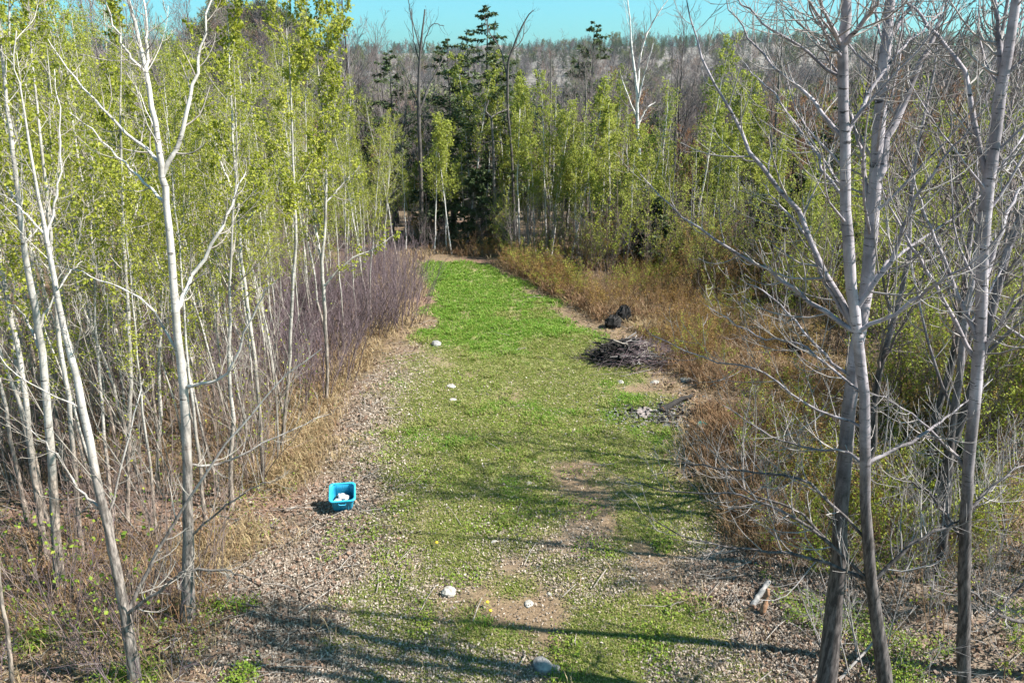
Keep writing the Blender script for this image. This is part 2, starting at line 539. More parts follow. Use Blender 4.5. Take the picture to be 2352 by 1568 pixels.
def make_bare(seed, H, r, nb, crown0, barkmat, twigmat, name, bang=.7, blen=.30, up=.15, budmat=None, nbud=2, ntw=6, nsub=3):
    rng = np.random.default_rng(seed)
    T, TR = trunk_line(H, r, rng, 14, .05, .08, .10)
    B, BR = spawn(T, TR, nb, crown0, .97, bang, blen * H, up, 7, rng, .13, .55, .2, .006, .6, True)
    W, WR = spawn(B, BR, ntw, .2, .98, .65, .42, .12, 5, rng, .14, .6, .35, .009, .4)
    S, SR = spawn(W, WR, nsub, .2, .98, .6, .5, .08, 3, rng, .12, .7, .5, .008, .3)
    root = thing(name, '', '')
    MB().tubes(T, TR, 7, 0, .08, rng).build('trunk', barkmat, root)
    c = MB().tubes(B, BR, 4).tubes(W, WR, 3).tubes(S, SR, 3)
    c.build('branches', twigmat, root)
    if budmat:
        MB().quads(leaf_quads(S, nbud, .07, rng, .04)).build('buds', budmat, root, smooth=False)
    return root


def conifer_parts(seed, H, r, width, dense=1.0, start=.1, ragged=.3):
    rng = np.random.default_rng(seed)
    T, TR = trunk_line(H, r, rng, 10, .01, .02, .08)
    n = int(H * 15 * dense)
    t = start + (1 - start) * (np.arange(n) + rng.random(n)) / n
    az = rng.random(n) * 2 * PI
    L = width * (1 - t) ** .62 * (1 - ragged + ragged * 2 * rng.random(n)) + .12
    dro = rng.normal(size=n) * .16 - .16
    f = t * 9; i = np.minimum(f.astype(int), 8); fr = (f - i)[:, None]
    base = T[0][i] * (1 - fr) + T[0][i + 1] * fr
    B = np.empty((n, 5, 3)); B[:, 0] = base
    for k in range(1, 5):
        q = k / 4
        B[:, k, 0] = base[:, 0] + np.cos(az) * L * q; B[:, k, 1] = base[:, 1] + np.sin(az) * L * q
        B[:, k, 2] = base[:, 2] + dro * L * q + L * .18 * q * q
    BR = np.maximum(.018 * L[:, None] * np.linspace(1, .3, 5)[None, :], .004)
    # needle sprays: ragged flat quads hanging along the boughs
    ns = 56
    s = rng.random((n, ns)) ** .7 * .95 + .05
    f = s * 4; i = np.minimum(f.astype(int), 3); fr = (f - i)[..., None]
    rows = np.arange(n)[:, None]
    c = (B[rows, i] * (1 - fr) + B[rows, i + 1] * fr)
    d = np.stack([np.cos(az), np.sin(az), np.zeros(n)], 1)[:, None, :]
    side = np.stack([-np.sin(az), np.cos(az), np.zeros(n)], 1)[:, None, :]
    sg = np.where(rng.random((n, ns, 1)) < .5, -1, 1)
    wid = L[:, None, None] * .20 * (1 - .4 * s[..., None]) + .10
    dr = unit(d * .7 + side * sg * (.5 + .8 * rng.random((n, ns, 1))) + rng.normal(size=(n, ns, 3)) * .4)
    tipv = c + dr * wid * (.6 + .7 * rng.random((n, ns, 1)))
    nrm = unit(np.cross(dr, rng.normal(size=dr.shape) * .5 + np.array([0, 0, 1])))
    h = .03 + .03 * rng.random((n, ns, 1))
    mid = (c * .45 + tipv * .55)
    Q = np.stack([c, mid + nrm * h, tipv - np.array([0, 0, .03]), mid - nrm * h], 2).reshape(-1, 4, 3)
    return T, TR, B, BR, Q, rng


def make_conifer(seed, H, r, width, name, dense=1.0, start=.1, ragged=.3):
    T, TR, B, BR, Q, rng = conifer_parts(seed, H, r, width, dense, start, ragged)
    root = thing(name, '', '')
    MB().tubes(T, TR, 7, 0, .06, rng).build('trunk', M['dead'], root)
    MB().tubes(B, BR, 3).build('branches', M['dead'], root)
    MB().quads(Q).build('needles', M['needle'], root, smooth=False)
    return root


def make_shrub(seed, n, H, spread, stemmat, name, ntw=5, nsub=2, leafmat=None, nl=2, leaf=.04, r=.009, up=.10, lean=.25, sub_ang=.5, base=.3):
    rng = np.random.default_rng(seed)
    a = rng.random(n) * 2 * PI; rad = spread * base * np.sqrt(rng.random(n))
    P = np.empty((n, 6, 3)); P[:, 0] = np.stack([np.cos(a) * rad, np.sin(a) * rad, np.full(n, -.06)], 1)
    d = unit(np.stack([np.cos(a) * lean * rng.random(n) * 2, np.sin(a) * lean * rng.random(n) * 2, np.ones(n)], 1) + rng.normal(size=(n, 3)) * .08)
    L = H * (.55 + .55 * rng.random(n))
    for k in range(1, 6):
        P[:, k] = P[:, k - 1] + d * (L / 5)[:, None]
        d = unit(d + np.array([0, 0, up * .4]) + rng.normal(size=d.shape) * .09)
    R = r * (.6 + .6 * rng.random((n, 1))) * np.linspace(1, .35, 6)[None, :]
    W, WR = spawn(P, R, ntw, .2, .98, sub_ang, .32, up, 4, rng, .12, .6, .5, .003, .35)
    root = thing(name, '', '')
    MB().tubes(P, R, 4).build('stems', stemmat, root)
    t = MB().tubes(W, WR, 3)
    S = W
    if nsub:
        S, SR = spawn(W, WR, nsub, .2, .98, .5, .5, up, 3, rng, .1, .7, .6, .0025, .3)
        t.tubes(S, SR, 3)
    t.build('twigs', stemmat, root)
    if leafmat:
        MB().quads(leaf_quads(S, nl, leaf, rng, .035)).build('foliage', leafmat, root, smooth=False)
    return root


USED = set()


REG = []


def place(proto, x, y, s=1.0, rz=None, label=None, cat=None, group=None, lean=.03):
    o = proto if proto.name not in USED else copy_tree(proto)
    USED.add(o.name)
    o.location = (float(x), float(y), zat(x, y))
    o.scale = (s, s, s * random.uniform(.94, 1.06))
    o.rotation_euler = (random.gauss(0, lean), random.gauss(0, lean), random.uniform(0, 2 * PI) if rz is None else rz)
    tag(o, label, cat, group)
    REG.append((o, label))
    return o


# ------------------------------------------------------------------ trees drawn one by one
def smooth_line(pts, n, rng=None, wob=0.0):
    pts = np.asarray(pts, float)
    t = np.linspace(0, 1, len(pts)); u = np.linspace(0, 1, n)
    d = np.gradient(pts, t, axis=0)
    i = np.clip((u * (len(pts) - 1)).astype(int), 0, len(pts) - 2)
    h = t[1]; s = ((u - t[i]) / h)[:, None]
    out = (2 * s**3 - 3 * s**2 + 1) * pts[i] + (s**3 - 2 * s**2 + s) * h * d[i] + (-2 * s**3 + 3 * s**2) * pts[i + 1] + (s**3 - s**2) * h * d[i + 1]
    if rng is not None and wob:
        k = rng.normal(size=out.shape) * wob; k[0] = k[-1] = 0
        out[:, :3] += k[:, :3]
    return out


def hero(name, label, cat, Y, trunk, limbs=(), top=None, dyt=0.0, barkm='poplar', twigm='poplar_twig', seed=1, spur=9, spur_len=.6,
         gen=10, gen0=.45, gen_len=2.2, leafm=None, nl=0, leaf=.05, extra=None, gensub=8, ksub=4, group=None, spur_abs=True, catkin=0, wf=.375):
    """trunk: (px, py, width px) from the foot up, standing in the plane at distance Y (leaning back by dyt over its length)"""
    rng = np.random.default_rng(seed)
    n = len(trunk)
    pts = []
    for k, (px, py, w) in enumerate(trunk):
        p = unproj(px, py, Y + dyt * k / (n - 1))
        pts.append([*p, w * wf * depth_of(p) / FPX])
    pts = np.array(pts)
    gz = zat(pts[0][0], pts[0][1])
    if pts[0][2] > gz:                                 # run the foot down to the ground
        pts[0][2] = gz - .1
    if top:
        d = pts[-1][:3] - pts[-3][:3]; d /= np.linalg.norm(d)
        L = max(.5, (top - pts[-1][2]) / max(d[2], .5))
        for q in (.35, .7, 1.0):
            pts = np.vstack([pts, [*(pts[n - 1][:3] + d * L * q + rng.normal(size=3) * .05 * q), pts[n - 1][3] * (1 - .85 * q)]])
    base = np.array([pts[0][0], pts[0][1], gz])
    root = thing(name, label, cat, base, group)
    Ln = smooth_line(pts, 34, rng, .006)
    P, R = Ln[None, :, :3] - base, np.maximum(Ln[None, :, 3], .006)
    R[0, 0] *= 1.35; R[0, 1] *= 1.08
    MB().tubes(P, R, 12, 0, .10, rng).build('trunk', M[barkm], root)
    tw = MB()
    lp, lr = [], []
    for (px_pts, w0, dy) in limbs:
        a = unproj(px_pts[0][0], px_pts[0][1], Y)
        # the limb starts on the trunk's axis at that height
        j = int(np.argmin(np.abs(Ln[:, 2] - a[2]) + .3 * np.abs(Ln[:, 0] - a[0])))
        y0 = Ln[j, 1]
        q = []
        for k, (px, py) in enumerate(px_pts):
            t = k / (len(px_pts) - 1)
            p = unproj(px, py, max(3.5, y0 + dy * t))
            q.append([*p, max(.004, (w0 * (1 - t) + 1.6 * t) * .5 * depth_of(p) / FPX)])
        q[0][:3] = list(Ln[j, :3])
        q = np.array(q)
        LL = smooth_line(q, 16, rng, .012)
        lp.append(LL[:, :3] - base); lr.append(np.maximum(LL[:, 3], .003))
        MB().tubes(LL[None, :, :3] - base, np.maximum(LL[None, :, 3], .003), 7, 0, .06, rng).build('limb', M[barkm], root)
    allw = []
    if lp:
        LP, LR = np.array(lp), np.array(lr)
        S, SR = spawn(LP, LR, spur, .08, .98, .95, spur_len, .22, 6, rng, .12, .45, .4, .0035, .35, spur_abs)
        S2, SR2 = spawn(S, SR, ksub, .25, .95, .7, .4, .2, 4, rng, .12, .6, .6, .003, .3)
        tw.tubes(S, SR, 4).tubes(S2, SR2, 3); allw += [S2]
    if gen:
        G, GR = spawn(P, R, gen, gen0, .985, .72, gen_len, .14, 9, rng, .10, .26, .15, .004, .5, True)
        G2, GR2 = spawn(G, GR, gensub, .12, .97, .75, .34, .14, 5, rng, .12, .5, .4, .0035, .4)
        G3, GR3 = spawn(G2, GR2, ksub, .2, .97, .65, .42, .14, 3, rng, .1, .6, .6, .003, .3)
        for k in range(len(G)):
            MB().tubes(G[k:k + 1], GR[k:k + 1], 6).build('limb', M[barkm], root)
        tw.tubes(G2, GR2, 4).tubes(G3, GR3, 3); allw += [G2, G3]
    if tw.v:
        tw.build('twigs', M[twigm], root)
    if leafm and nl and allw:
        MB().quads(np.concatenate([leaf_quads(a, nl, leaf, rng, .04) for a in allw])).build('foliage', M[leafm], root, smooth=False)
    if catkin:
        a = allw[-1][rng.permutation(len(allw[-1]))[:catkin]]
        e = a[:, -1]
        C = np.stack([e, e + np.array([.01, 0, -.05]), e + np.array([0, .01, -.11])], 1)
        MB().tubes(C, np.tile([.007, .010, .004], (len(C), 1)), 4).build('catkins', M['catkin'], root)
    return root


# --- right foreground: bare poplars
hero('poplar_tree', 'nearest poplar on the right, bare, with tall smooth lilac grey trunk', 'tree', 7.25,
     [(2048, 1640, 58), (2032, 1568, 50), (2000, 1330, 37), (1986, 1100, 34), (1985, 900, 34), (1970, 780, 34), (1955, 650, 36), (1944, 500, 35), (1940, 300, 33), (1936, 150, 33), (1942, 0, 33)],
     limbs=[([(1960, 745), (1890, 620), (1820, 470), (1740, 370), (1690, 280), (1620, 150), (1590, 50), (1572, -30)], 15, 1.6),
            ([(1958, 760), (1900, 655), (1850, 545), (1790, 470), (1750, 420)], 10, .8),
            ([(1965, 775), (1860, 690), (1764, 620), (1640, 550), (1540, 470), (1470, 400)], 13, 1.2),
            ([(1938, 205), (1864, 125), (1764, 60), (1700, 5), (1650, -60)], 9, 1.0),
            ([(1938, 165), (1900, 85), (1860, 20), (1838, -50)], 9, -.4),
            ([(1938, 90), (1890, 20), (1862, -40)], 11, -.6),
            ([(1940, 330), (1844, 215), (1764, 137), (1700, 60), (1655, -20)], 10, 1.4),
            ([(1944, 470), (1860, 330), (1775, 215), (1700, 140)], 8, 1.8),
            ([(1940, 95), (2000, 30), (2030, -20)], 13, -.5),
            ([(1942, 300), (2040, 150), (2120, 70), (2180, 0)], 10, 1.0),
            ([(1972, 735), (2044, 600), (2090, 485), (2140, 400), (2210, 310), (2270, 240)], 13, -.5),
            ([(1980, 780), (2080, 705), (2170, 640), (2250, 590), (2330, 500)], 11, -.9),
            ([(1988, 1075), (1944, 1036), (1859, 1029), (1764, 1000), (1660, 930)], 9, 1.2),
            ([(1992, 1210), (1864, 1114), (1764, 1089), (1676, 1079), (1591, 1064), (1536, 1051)], 8, 1.5),
            ([(1998, 1295), (1864, 1214), (1764, 1159), (1676, 1134), (1526, 1124), (1436, 1096)], 9, .8),
            ([(2002, 1340), (1899, 1289), (1764, 1266), (1651, 1254), (1561, 1226), (1436, 1159)], 10, .5),
            ([(1990, 1090), (2114, 999), (2190, 945), (2280, 870)], 10, .8),
            ([(2000, 1320), (2114, 1234), (2189, 1204), (2290, 1130)], 10, .3),
            ([(1985, 900), (1850, 800), (1740, 770), (1620, 700)], 7, 1.5),
            ([(1984, 960), (1860, 930), (1740, 850), (1640, 830), (1500, 770)], 7, .9)],
     top=14.5, wf=.345, seed=21, spur=18, spur_len=.8, gen=14, gen0=.50, gen_len=2.6)
hero('poplar_tree', 'bare poplar with dark rough foot and thick pale fork, crossing behind the nearest poplar', 'tree', 7.5,
     [(1890, 1640, 70), (1900, 1568, 62), (1922, 1350, 52), (1932, 1150, 46), (1950, 930, 44), (1972, 780, 42), (1990, 650, 42), (2003, 500, 42), (2015, 330, 40), (2030, 150, 36), (2045, 0, 32)],
     limbs=[([(2008, 400), (2040, 320), (2084, 220), (2134, 110), (2170, 30), (2205, -50)], 26, .3),
            ([(2003, 480), (1972, 330), (1950, 240), (1930, 160)], 12, .8),
            ([(1990, 680), (2055, 590), (2130, 540), (2230, 470), (2330, 380)], 10, .9),
            ([(1955, 900), (1880, 800), (1790, 700), (1700, 640)], 9, 1.0),
            ([(1925, 1280), (1840, 1180), (1720, 1130), (1640, 1050)], 9, 1.2),
            ([(2034, 110), (2080, 30), (2120, -40)], 14, .5)],
     top=15.0, dyt=.7, wf=.345, seed=22, spur=16, spur_len=.8, gen=12, gen0=.5, gen_len=2.6)
hero('poplar_tree', 'bare grey forking poplar leaning right, close to the right edge', 'tree', 7.45,
     [(2212, 1650, 46), (2214, 1568, 42), (2212, 1400, 38), (2218, 1200, 36), (2224, 1080, 35), (2240, 900, 35), (2250, 780, 36), (2258, 600, 38), (2275, 400, 37), (2303, 210, 34), (2332, 0, 30)],
     limbs=[([(2300, 225), (2300, 110), (2285, 10), (2275, -60)], 20, .4),
            ([(2275, 390), (2214, 180), (2144, 75), (2084, 0), (2040, -50)], 15, 1.0),
            ([(2248, 800), (2184, 635), (2134, 510), (2110, 440), (2080, 330)], 11, .7),
            ([(2240, 860), (2150, 660), (2084, 555), (2024, 425), (1990, 330)], 11, 1.1),
            ([(2256, 640), (2310, 500), (2352, 420), (2400, 330)], 12, .8),
            ([(2270, 440), (2330, 340), (2390, 260)], 13, .6),
            ([(2245, 830), (2310, 720), (2380, 600)], 11, -.5),
            ([(2222, 1110), (2150, 1000), (2060, 930), (1990, 900)], 9, .6),
            ([(2216, 1260), (2130, 1130), (2040, 1090)], 9, .9),
            ([(2218, 1180), (2300, 1100), (2400, 1040)], 10, .5)],
     top=14.0, wf=.345, seed=23, spur=18, spur_len=.8, gen=12, gen0=.5, gen_len=2.5)
hero('poplar_tree', 'slimmer bare poplar standing in the gap left of the right edge trunk, farther back', 'tree', 10.4,
     [(2160, 1320, 26), (2170, 1200, 24), (2185, 1000, 22), (2200, 880, 20), (2215, 760, 19), (2240, 600, 17), (2260, 420, 15), (2290, 200, 12), (2310, 0, 10)],
     limbs=[([(2190, 950), (2130, 780), (2100, 640), (2085, 520)], 8, 1.0), ([(2215, 760), (2290, 640), (2330, 560)], 7, .6)],
     top=13, seed=24, spur=14, gen=18, gen0=.35, gen_len=2.3)
hero('poplar_tree', 'bare poplar just outside the right edge, sending long white lower limbs into view', 'tree', 8.2,
     [(2500, 1640, 44), (2490, 1400, 40), (2480, 1100, 36), (2490, 700, 34), (2500, 300, 30)],
     limbs=[([(2492, 1450), (2352, 1429), (2289, 1404), (2219, 1349), (2139, 1319)], 12, -.3),
            ([(2492, 1250), (2400, 1290), (2310, 1385), (2240, 1450)], 10, -.6),
            ([(2485, 950), (2380, 820), (2300, 740), (2240, 700)], 12, .6), ([(2485, 700), (2400, 520), (2340, 400), (2300, 300)], 12, .4)],
     top=13.5, seed=25, spur=14, gen=12, gen0=.5, gen_len=2.4)

# --- left foreground: pale poplars
hero('poplar_tree', 'pale forked poplar with wide Y fork, clearest trunk of the left woods', 'tree', 9.45,
     [(430, 1440, 40), (432, 1300, 35), (432, 1150, 30), (425, 950, 27), (412, 800, 24), (402, 700, 23), (392, 560, 22), (380, 450, 20), (372, 395, 20), (360, 300, 17), (345, 220, 15), (330, 140, 13), (312, 60, 11), (296, 0, 10)],
     limbs=[([(404, 700), (440, 640), (520, 510), (545, 435), (565, 395)], 12, .9),
            ([(375, 405), (420, 300), (445, 190), (465, 110), (482, 0), (490, -60)], 12, .6),
            ([(368, 385), (320, 330), (230, 240), (150, 150), (110, 90)], 9, .9),
            ([(378, 480), (300, 390), (220, 310), (160, 260)], 7, 1.2),
            ([(333, 150), (338, 90), (332, 0), (330, -60)], 9, .4),
            ([(332, 150), (285, 110), (250, 20), (240, -40)], 7, -.4),
            ([(412, 800), (340, 700), (230, 640), (130, 610)], 6, .6),
            ([(430, 920), (520, 860), (590, 700), (640, 640)], 9, -.3),
            ([(432, 1100), (520, 1060), (660, 990), (760, 950)], 7, .8),
            ([(432, 1250), (560, 1130), (640, 1100)], 6, -.3),
            ([(430, 1290), (520, 1310), (580, 1330)], 8, -.4)],
     top=11.5, seed=31, spur=12, spur_len=.6, gen=10, gen0=.5, gen_len=1.8, barkm='pale_poplar', twigm='aspen_twig')
hero('poplar_tree', 'grey leaning poplar with crooked low limbs, in the bottom left corner', 'tree', 8.1,
     [(312, 1600, 40), (305, 1520, 36), (290, 1430, 31), (268, 1300, 28), (245, 1200, 26), (220, 1084, 24), (190, 930, 21), (155, 780, 18), (125, 640, 15), (107, 540, 12), (85, 430, 9), (60, 300, 7)],
     limbs=[([(287, 1400), (330, 1330), (380, 1230), (450, 1120), (520, 1020), (640, 880), (740, 800)], 11, .6),
            ([(285, 1395), (400, 1330), (430, 1310)], 10, -.4),
            ([(238, 1190), (180, 1120), (120, 1030), (60, 980)], 7, .7),
            ([(242, 1200), (270, 1100), (310, 950), (330, 870)], 6, .5),
            ([(108, 545), (135, 420), (138, 270), (125, 160)], 6, .4),
            ([(110, 540), (50, 480), (-20, 430)], 6, .4)],
     top=8.6, seed=32, spur=12, spur_len=.55, gen=10, gen0=.4, gen_len=1.5, barkm='pale_poplar', twigm='aspen_twig')
hero('aspen_tree', 'straight white aspen with dark branch scars, left part of the near left woods', 'tree', 10.2,
     [(138, 1350, 30), (130, 1250, 27), (122, 1100, 24), (110, 950, 22), (95, 800, 21), (75, 680, 19), (58, 580, 17), (45, 480, 15), (32, 370, 13), (18, 260, 11), (5, 130, 9)],
     limbs=[([(95, 800), (50, 720), (0, 680)], 7, .5), ([(85, 740), (150, 640), (190, 600)], 6, .6), ([(40, 450), (-30, 370)], 6, .3)],
     top=11, seed=33, barkm='aspen', twigm='aspen_twig', gen=14, gen0=.45, gen_len=1.6, leafm='leaf', nl=3, leaf=.06)
hero('aspen_tree', 'white aspen with forked lower stem beside the left edge of the picture', 'tree', 11.0,
     [(112, 1320, 18), (95, 1200, 17), (76, 1080, 17), (62, 950, 16), (45, 820, 15), (20, 700, 14), (0, 590, 13), (-15, 480, 11), (-30, 360, 9)],
     limbs=[([(62, 960), (50, 860), (40, 780)], 8, .3)],
     top=9.5, seed=34, barkm='aspen', twigm='aspen_twig', gen=10, gen0=.4, gen_len=1.5, leafm='leaf', nl=3, leaf=.06)
hero('aspen_tree', 'slim white stem cut by the bottom left corner of the picture', 'tree', 7.9,
     [(34, 1600, 13), (25, 1530, 12), (12, 1430, 11), (0, 1340, 10), (-14, 1200, 9), (-30, 1050, 8)],
     top=6, seed=35, barkm='aspen', twigm='aspen_twig', gen=7, gen0=.5, gen_len=1.0)
hero('aspen_tree', 'slim grey white aspen between the straight white aspen and the leaning grey poplar', 'tree', 11.2,
     [(190, 1290, 15), (178, 1160, 14), (168, 1040, 14), (158, 914, 13), (136, 784, 13), (124, 640, 12), (112, 500, 10), (95, 330, 8)],
     top=10, seed=36, barkm='aspen', twigm='aspen_twig', gen=10, gen0=.45, gen_len=1.4, leafm='leaf', nl=3, leaf=.06)
hero('aspen_tree', 'slender aspen with twin upper stems left of the wide forked poplar', 'tree', 12.2,
     [(292, 1200, 13), (294, 1080, 12), (297, 980, 12), (300, 880, 11), (296, 760, 11), (290, 640, 10), (283, 520, 9), (281, 430, 8), (278, 330, 7)],
     limbs=[([(282, 440), (300, 400), (308, 370)], 6, .3), ([(284, 540), (310, 490), (322, 450)], 6, .3)],
     top=9.5, seed=37, barkm='aspen', twigm='aspen_twig', gen=12, gen0=.4, gen_len=1.4, leafm='leaf', nl=4, leaf=.06)
hero('aspen_tree', 'white edge aspen whose foot stands in dry grass left of the blue bin', 'tree', 13.6,
     [(605, 1112, 11), (600, 1000, 11), (592, 900, 11), (582, 800, 11), (568, 700, 11), (555, 600, 10), (550, 520, 10), (542, 420, 8), (535, 320, 7), (528, 200, 5)],
     limbs=[([(550, 540), (590, 470), (610, 400)], 5, .4), ([(545, 450), (510, 380), (490, 300)], 5, .5)],
     top=9.6, seed=38, barkm='aspen', twigm='aspen_twig', gen=18, gen0=.42, gen_len=1.7, leafm='leaf', nl=5, leaf=.065)
hero('aspen_tree', 'white aspen with a slight bend, just right of and behind the edge aspen', 'tree', 15.0,
     [(642, 1030, 10), (655, 940, 10), (664, 850, 10), (668, 750, 10), (672, 660, 9), (680, 560, 9), (677, 470, 8), (672, 360, 7), (668, 230, 5)],
     top=9.6, seed=39, barkm='aspen', twigm='aspen_twig', gen=18, gen0=.45, gen_len=1.8, leafm='leaf', nl=5, leaf=.065)
hero('aspen_tree', 'pale double stemmed aspen standing at the inner edge of the purple thicket', 'tree', 17.6,
     [(748, 925, 10), (752, 850, 10), (748, 750, 11), (742, 660, 11), (740, 600, 10), (748, 500, 9), (748, 400, 8), (742, 300, 6), (735, 200, 5)],
     limbs=[([(740, 610), (728, 540), (720, 480), (705, 400)], 7, .6), ([(748, 480), (790, 420), (830, 380)], 5, .4),
            ([(745, 650), (800, 600), (860, 570), (905, 540)], 5, .4)],
     top=9.4, seed=40, barkm='aspen', twigm='aspen_twig', gen=20, gen0=.40, gen_len=2.0, leafm='leaf', nl=6, leaf=.07)

# --- back: single trees that stand out
hero('dead_tree', 'tall dark dead tree with broken top against the sky, left of the conifers', 'dead tree', 37.5,
     [(968, 570, 13), (968, 480, 12), (966, 380, 11), (962, 270, 11), (962, 190, 9), (966, 110, 7), (976, 22, 4)],
     limbs=[([(963, 255), (985, 200), (1010, 150), (1020, 130)], 6, .8), ([(963, 150), (950, 90), (945, 20)], 3, .3), ([(965, 130), (990, 60), (1020, 60)], 2.5, .3),
            ([(962, 240), (940, 190), (920, 140)], 3, .3), ([(966, 110), (945, 40), (938, 0)], 2.5, -.4)],
     seed=51, barkm='dead', twigm='dead', spur=7, spur_len=1.0, gen=14, gen0=.45, gen_len=1.8, gensub=4, ksub=2)
hero('dead_tree', 'thin dark crooked tree whose bent top arcs right above the ridge', 'dead tree', 37.0,
     [(1182, 570, 9), (1180, 500, 9), (1178, 420, 8), (1174, 340, 8), (1166, 250, 8), (1167, 150, 7), (1176, 118, 6), (1190, 80, 5), (1212, 38, 4), (1226, 24, 2)],
     limbs=[([(1166, 170), (1150, 115), (1125, 75), (1112, 40)], 4, .5), ([(1170, 330), (1140, 325), (1100, 330)], 3, .5), ([(1176, 118), (1200, 90), (1205, 50)], 3, .5)],
     seed=52, barkm='dead', twigm='dead', spur=8, spur_len=.9, gen=8, gen0=.6, gen_len=1.2, gensub=3, ksub=2)
hero('bare_tree', 'crooked grey snag with forked curled top standing right before the conifers', 'tree', 36.6,
     [(1140, 570, 8), (1136, 470, 8), (1134, 380, 8), (1131, 300, 7), (1127, 270, 6), (1116, 255, 5), (1122, 230, 4)],
     limbs=[([(1128, 268), (1150, 258), (1168, 250)], 4, .3)],
     seed=53, barkm='maple', twigm='bare_twig', spur=5, spur_len=.6, gen=8, gen0=.4, gen_len=1.0, gensub=3, ksub=2)
hero('birch_tree', 'tall white birch with a wide fork rising above the ridge, right of the conifers', 'tree', 38.0,
     [(1484, 600, 12), (1478, 500, 12), (1472, 400, 11), (1465, 310, 11), (1464, 262, 10), (1462, 200, 9), (1452, 120, 6), (1446, 40, 4), (1440, -20, 3)],
     limbs=[([(1464, 285), (1485, 250), (1505, 235)], 5, .3), ([(1464, 270), (1435, 200), (1420, 160)], 4, -.4), ([(1462, 230), (1472, 120), (1500, 50), (1540, -10)], 6, .8),
            ([(1463, 250), (1478, 180), (1500, 100)], 5, -.3)],
     top=13.8, seed=54, barkm='birch', twigm='bare_twig', spur=16, spur_len=1.5, gen=14, gen0=.55, gen_len=2.6)
for k, (px, py0, py1, w, lab) in enumerate([(1262, 560, 120, 6, 'dark slender bare tree forking high, above the pale aspens right of the crooked tree'),
                                            (1350, 620, 150, 9, 'brown bare tree with broad dark forks standing over the dry brush pile'),
                                            (1770, 640, 60, 9, 'dark leaning tree with sparse buds behind the long limbs of the nearest poplar'),
                                            (1545, 610, 150, 9, 'dark twin barked maple just right of the white birch'),
                                            (1305, 600, 190, 8, 'leaning brown snapped stem standing between the pale aspens')]):
    Yb = 37.0 + k * .8
    lean = [4, -6, 30, 14, 18][k]
    hero('bare_tree', lab, 'tree', Yb,
         [(px, py0, w), (px - 2, py0 - (py0 - py1) * .25, w), (px + lean * .25, py0 - (py0 - py1) * .5, w * .9), (px + lean * .6, py0 - (py0 - py1) * .75, w * .7), (px + lean, py1, 2.5)],
         seed=60 + k, barkm='maple', twigm='bare_twig' if k != 2 else 'bud_twig', gen=16, gen0=.4, gen_len=3.0, gensub=6)

# ------------------------------------------------------------------ the aspen stand left of the lane
asp = [make_aspen(100 + k, h, r, nb, c0, .046, 20, M['leaf'], M['aspen'], M['aspen_twig'], 'aspen_tree', bl, ba)
       for k, (h, r, nb, c0, bl, ba) in enumerate([(10.0, .055, 26, .44, .21, .75), (9.2, .042, 24, .42, .20, .65), (10.8, .06, 28, .48, .22, .8),
                                                   (8.2, .042, 22, .40, .20, .6), (9.8, .046, 26, .50, .19, .7), (7.4, .036, 20, .32, .22, .7)])]
zones_left = [
    # x range, y range, count, label
    ((-9.5, -5.5), (11.5, 17), 34, 'lime leaved aspen'),
    ((-16, -6.0), (16.5, 23), 58, 'lime leaved aspen'),
    ((-8.5, -4.6), (21, 33), 30, 'lime leaved aspen'),
    ((-26, -8.5), (23, 42), 70, 'lime leaved aspen'),
]
pts = []


def far_from(x, y, d):
    for a, b2 in pts:
        if (a - x) ** 2 + (b2 - y) ** 2 < d * d:
            return False
    pts.append((x, y))
    return True


for (xr, yr, cnt, lab) in zones_left:
    n = tries = 0
    while n < cnt and tries < 4000:
        tries += 1
        x, y = random.uniform(*xr), random.uniform(*yr)
        if abs(x) > y * .80 + 1.0 or not far_from(x, y, .55):
            continue
        p = asp[random.randrange(6)]
        s = random.uniform(.82, 1.06) * (1.0 if x < -8 else .75)
        if x / y > -.47:
            s = min(s, (8 + .05 * y) / [10.0, 9.2, 10.8, 8.2, 9.8, 7.4][asp.index(p)])
        place(p, x, y, s, None, lab, 'aspen', 'leafy aspens of the left stand')
        n += 1

# pale aspens along the far end of the lane
asb = [make_aspen(130 + k, h, r, nb, c0, .07, nl_, M['leaf_pale'], M['birch'], M['aspen_twig'], 'aspen_tree', bl, .7, .20, 6)
       for k, (h, r, nb, c0, bl, nl_) in enumerate([(6.4, .04, 22, .42, .27, 20), (7.4, .045, 24, .48, .24, 15), (5.2, .03, 20, .35, .32, 22), (6.8, .036, 18, .52, .22, 8), (4.4, .026, 18, .3, .34, 20)])]
for (xr, yr, cnt, lab) in [((1.5, 5.5), (32.5, 40), 38, 'thin pale aspen'),
                           ((5, 12.5), (31.5, 40), 50, 'thin pale aspen'),
                           ((11, 26), (26, 40), 48, 'thin pale aspen'),
                           ((-6, 1.2), (35, 41), 26, 'thin pale aspen')]:
    n = tries = 0
    while n < cnt and tries < 4000:
        tries += 1
        x, y = random.uniform(*xr), random.uniform(*yr)
        if not far_from(x, y, .35):
            continue
        place(asb[random.randrange(5)], x, y, random.uniform(.65, 1.3), None, lab, 'aspen', 'thin aspens at the far end of the grass', .06)
        n += 1

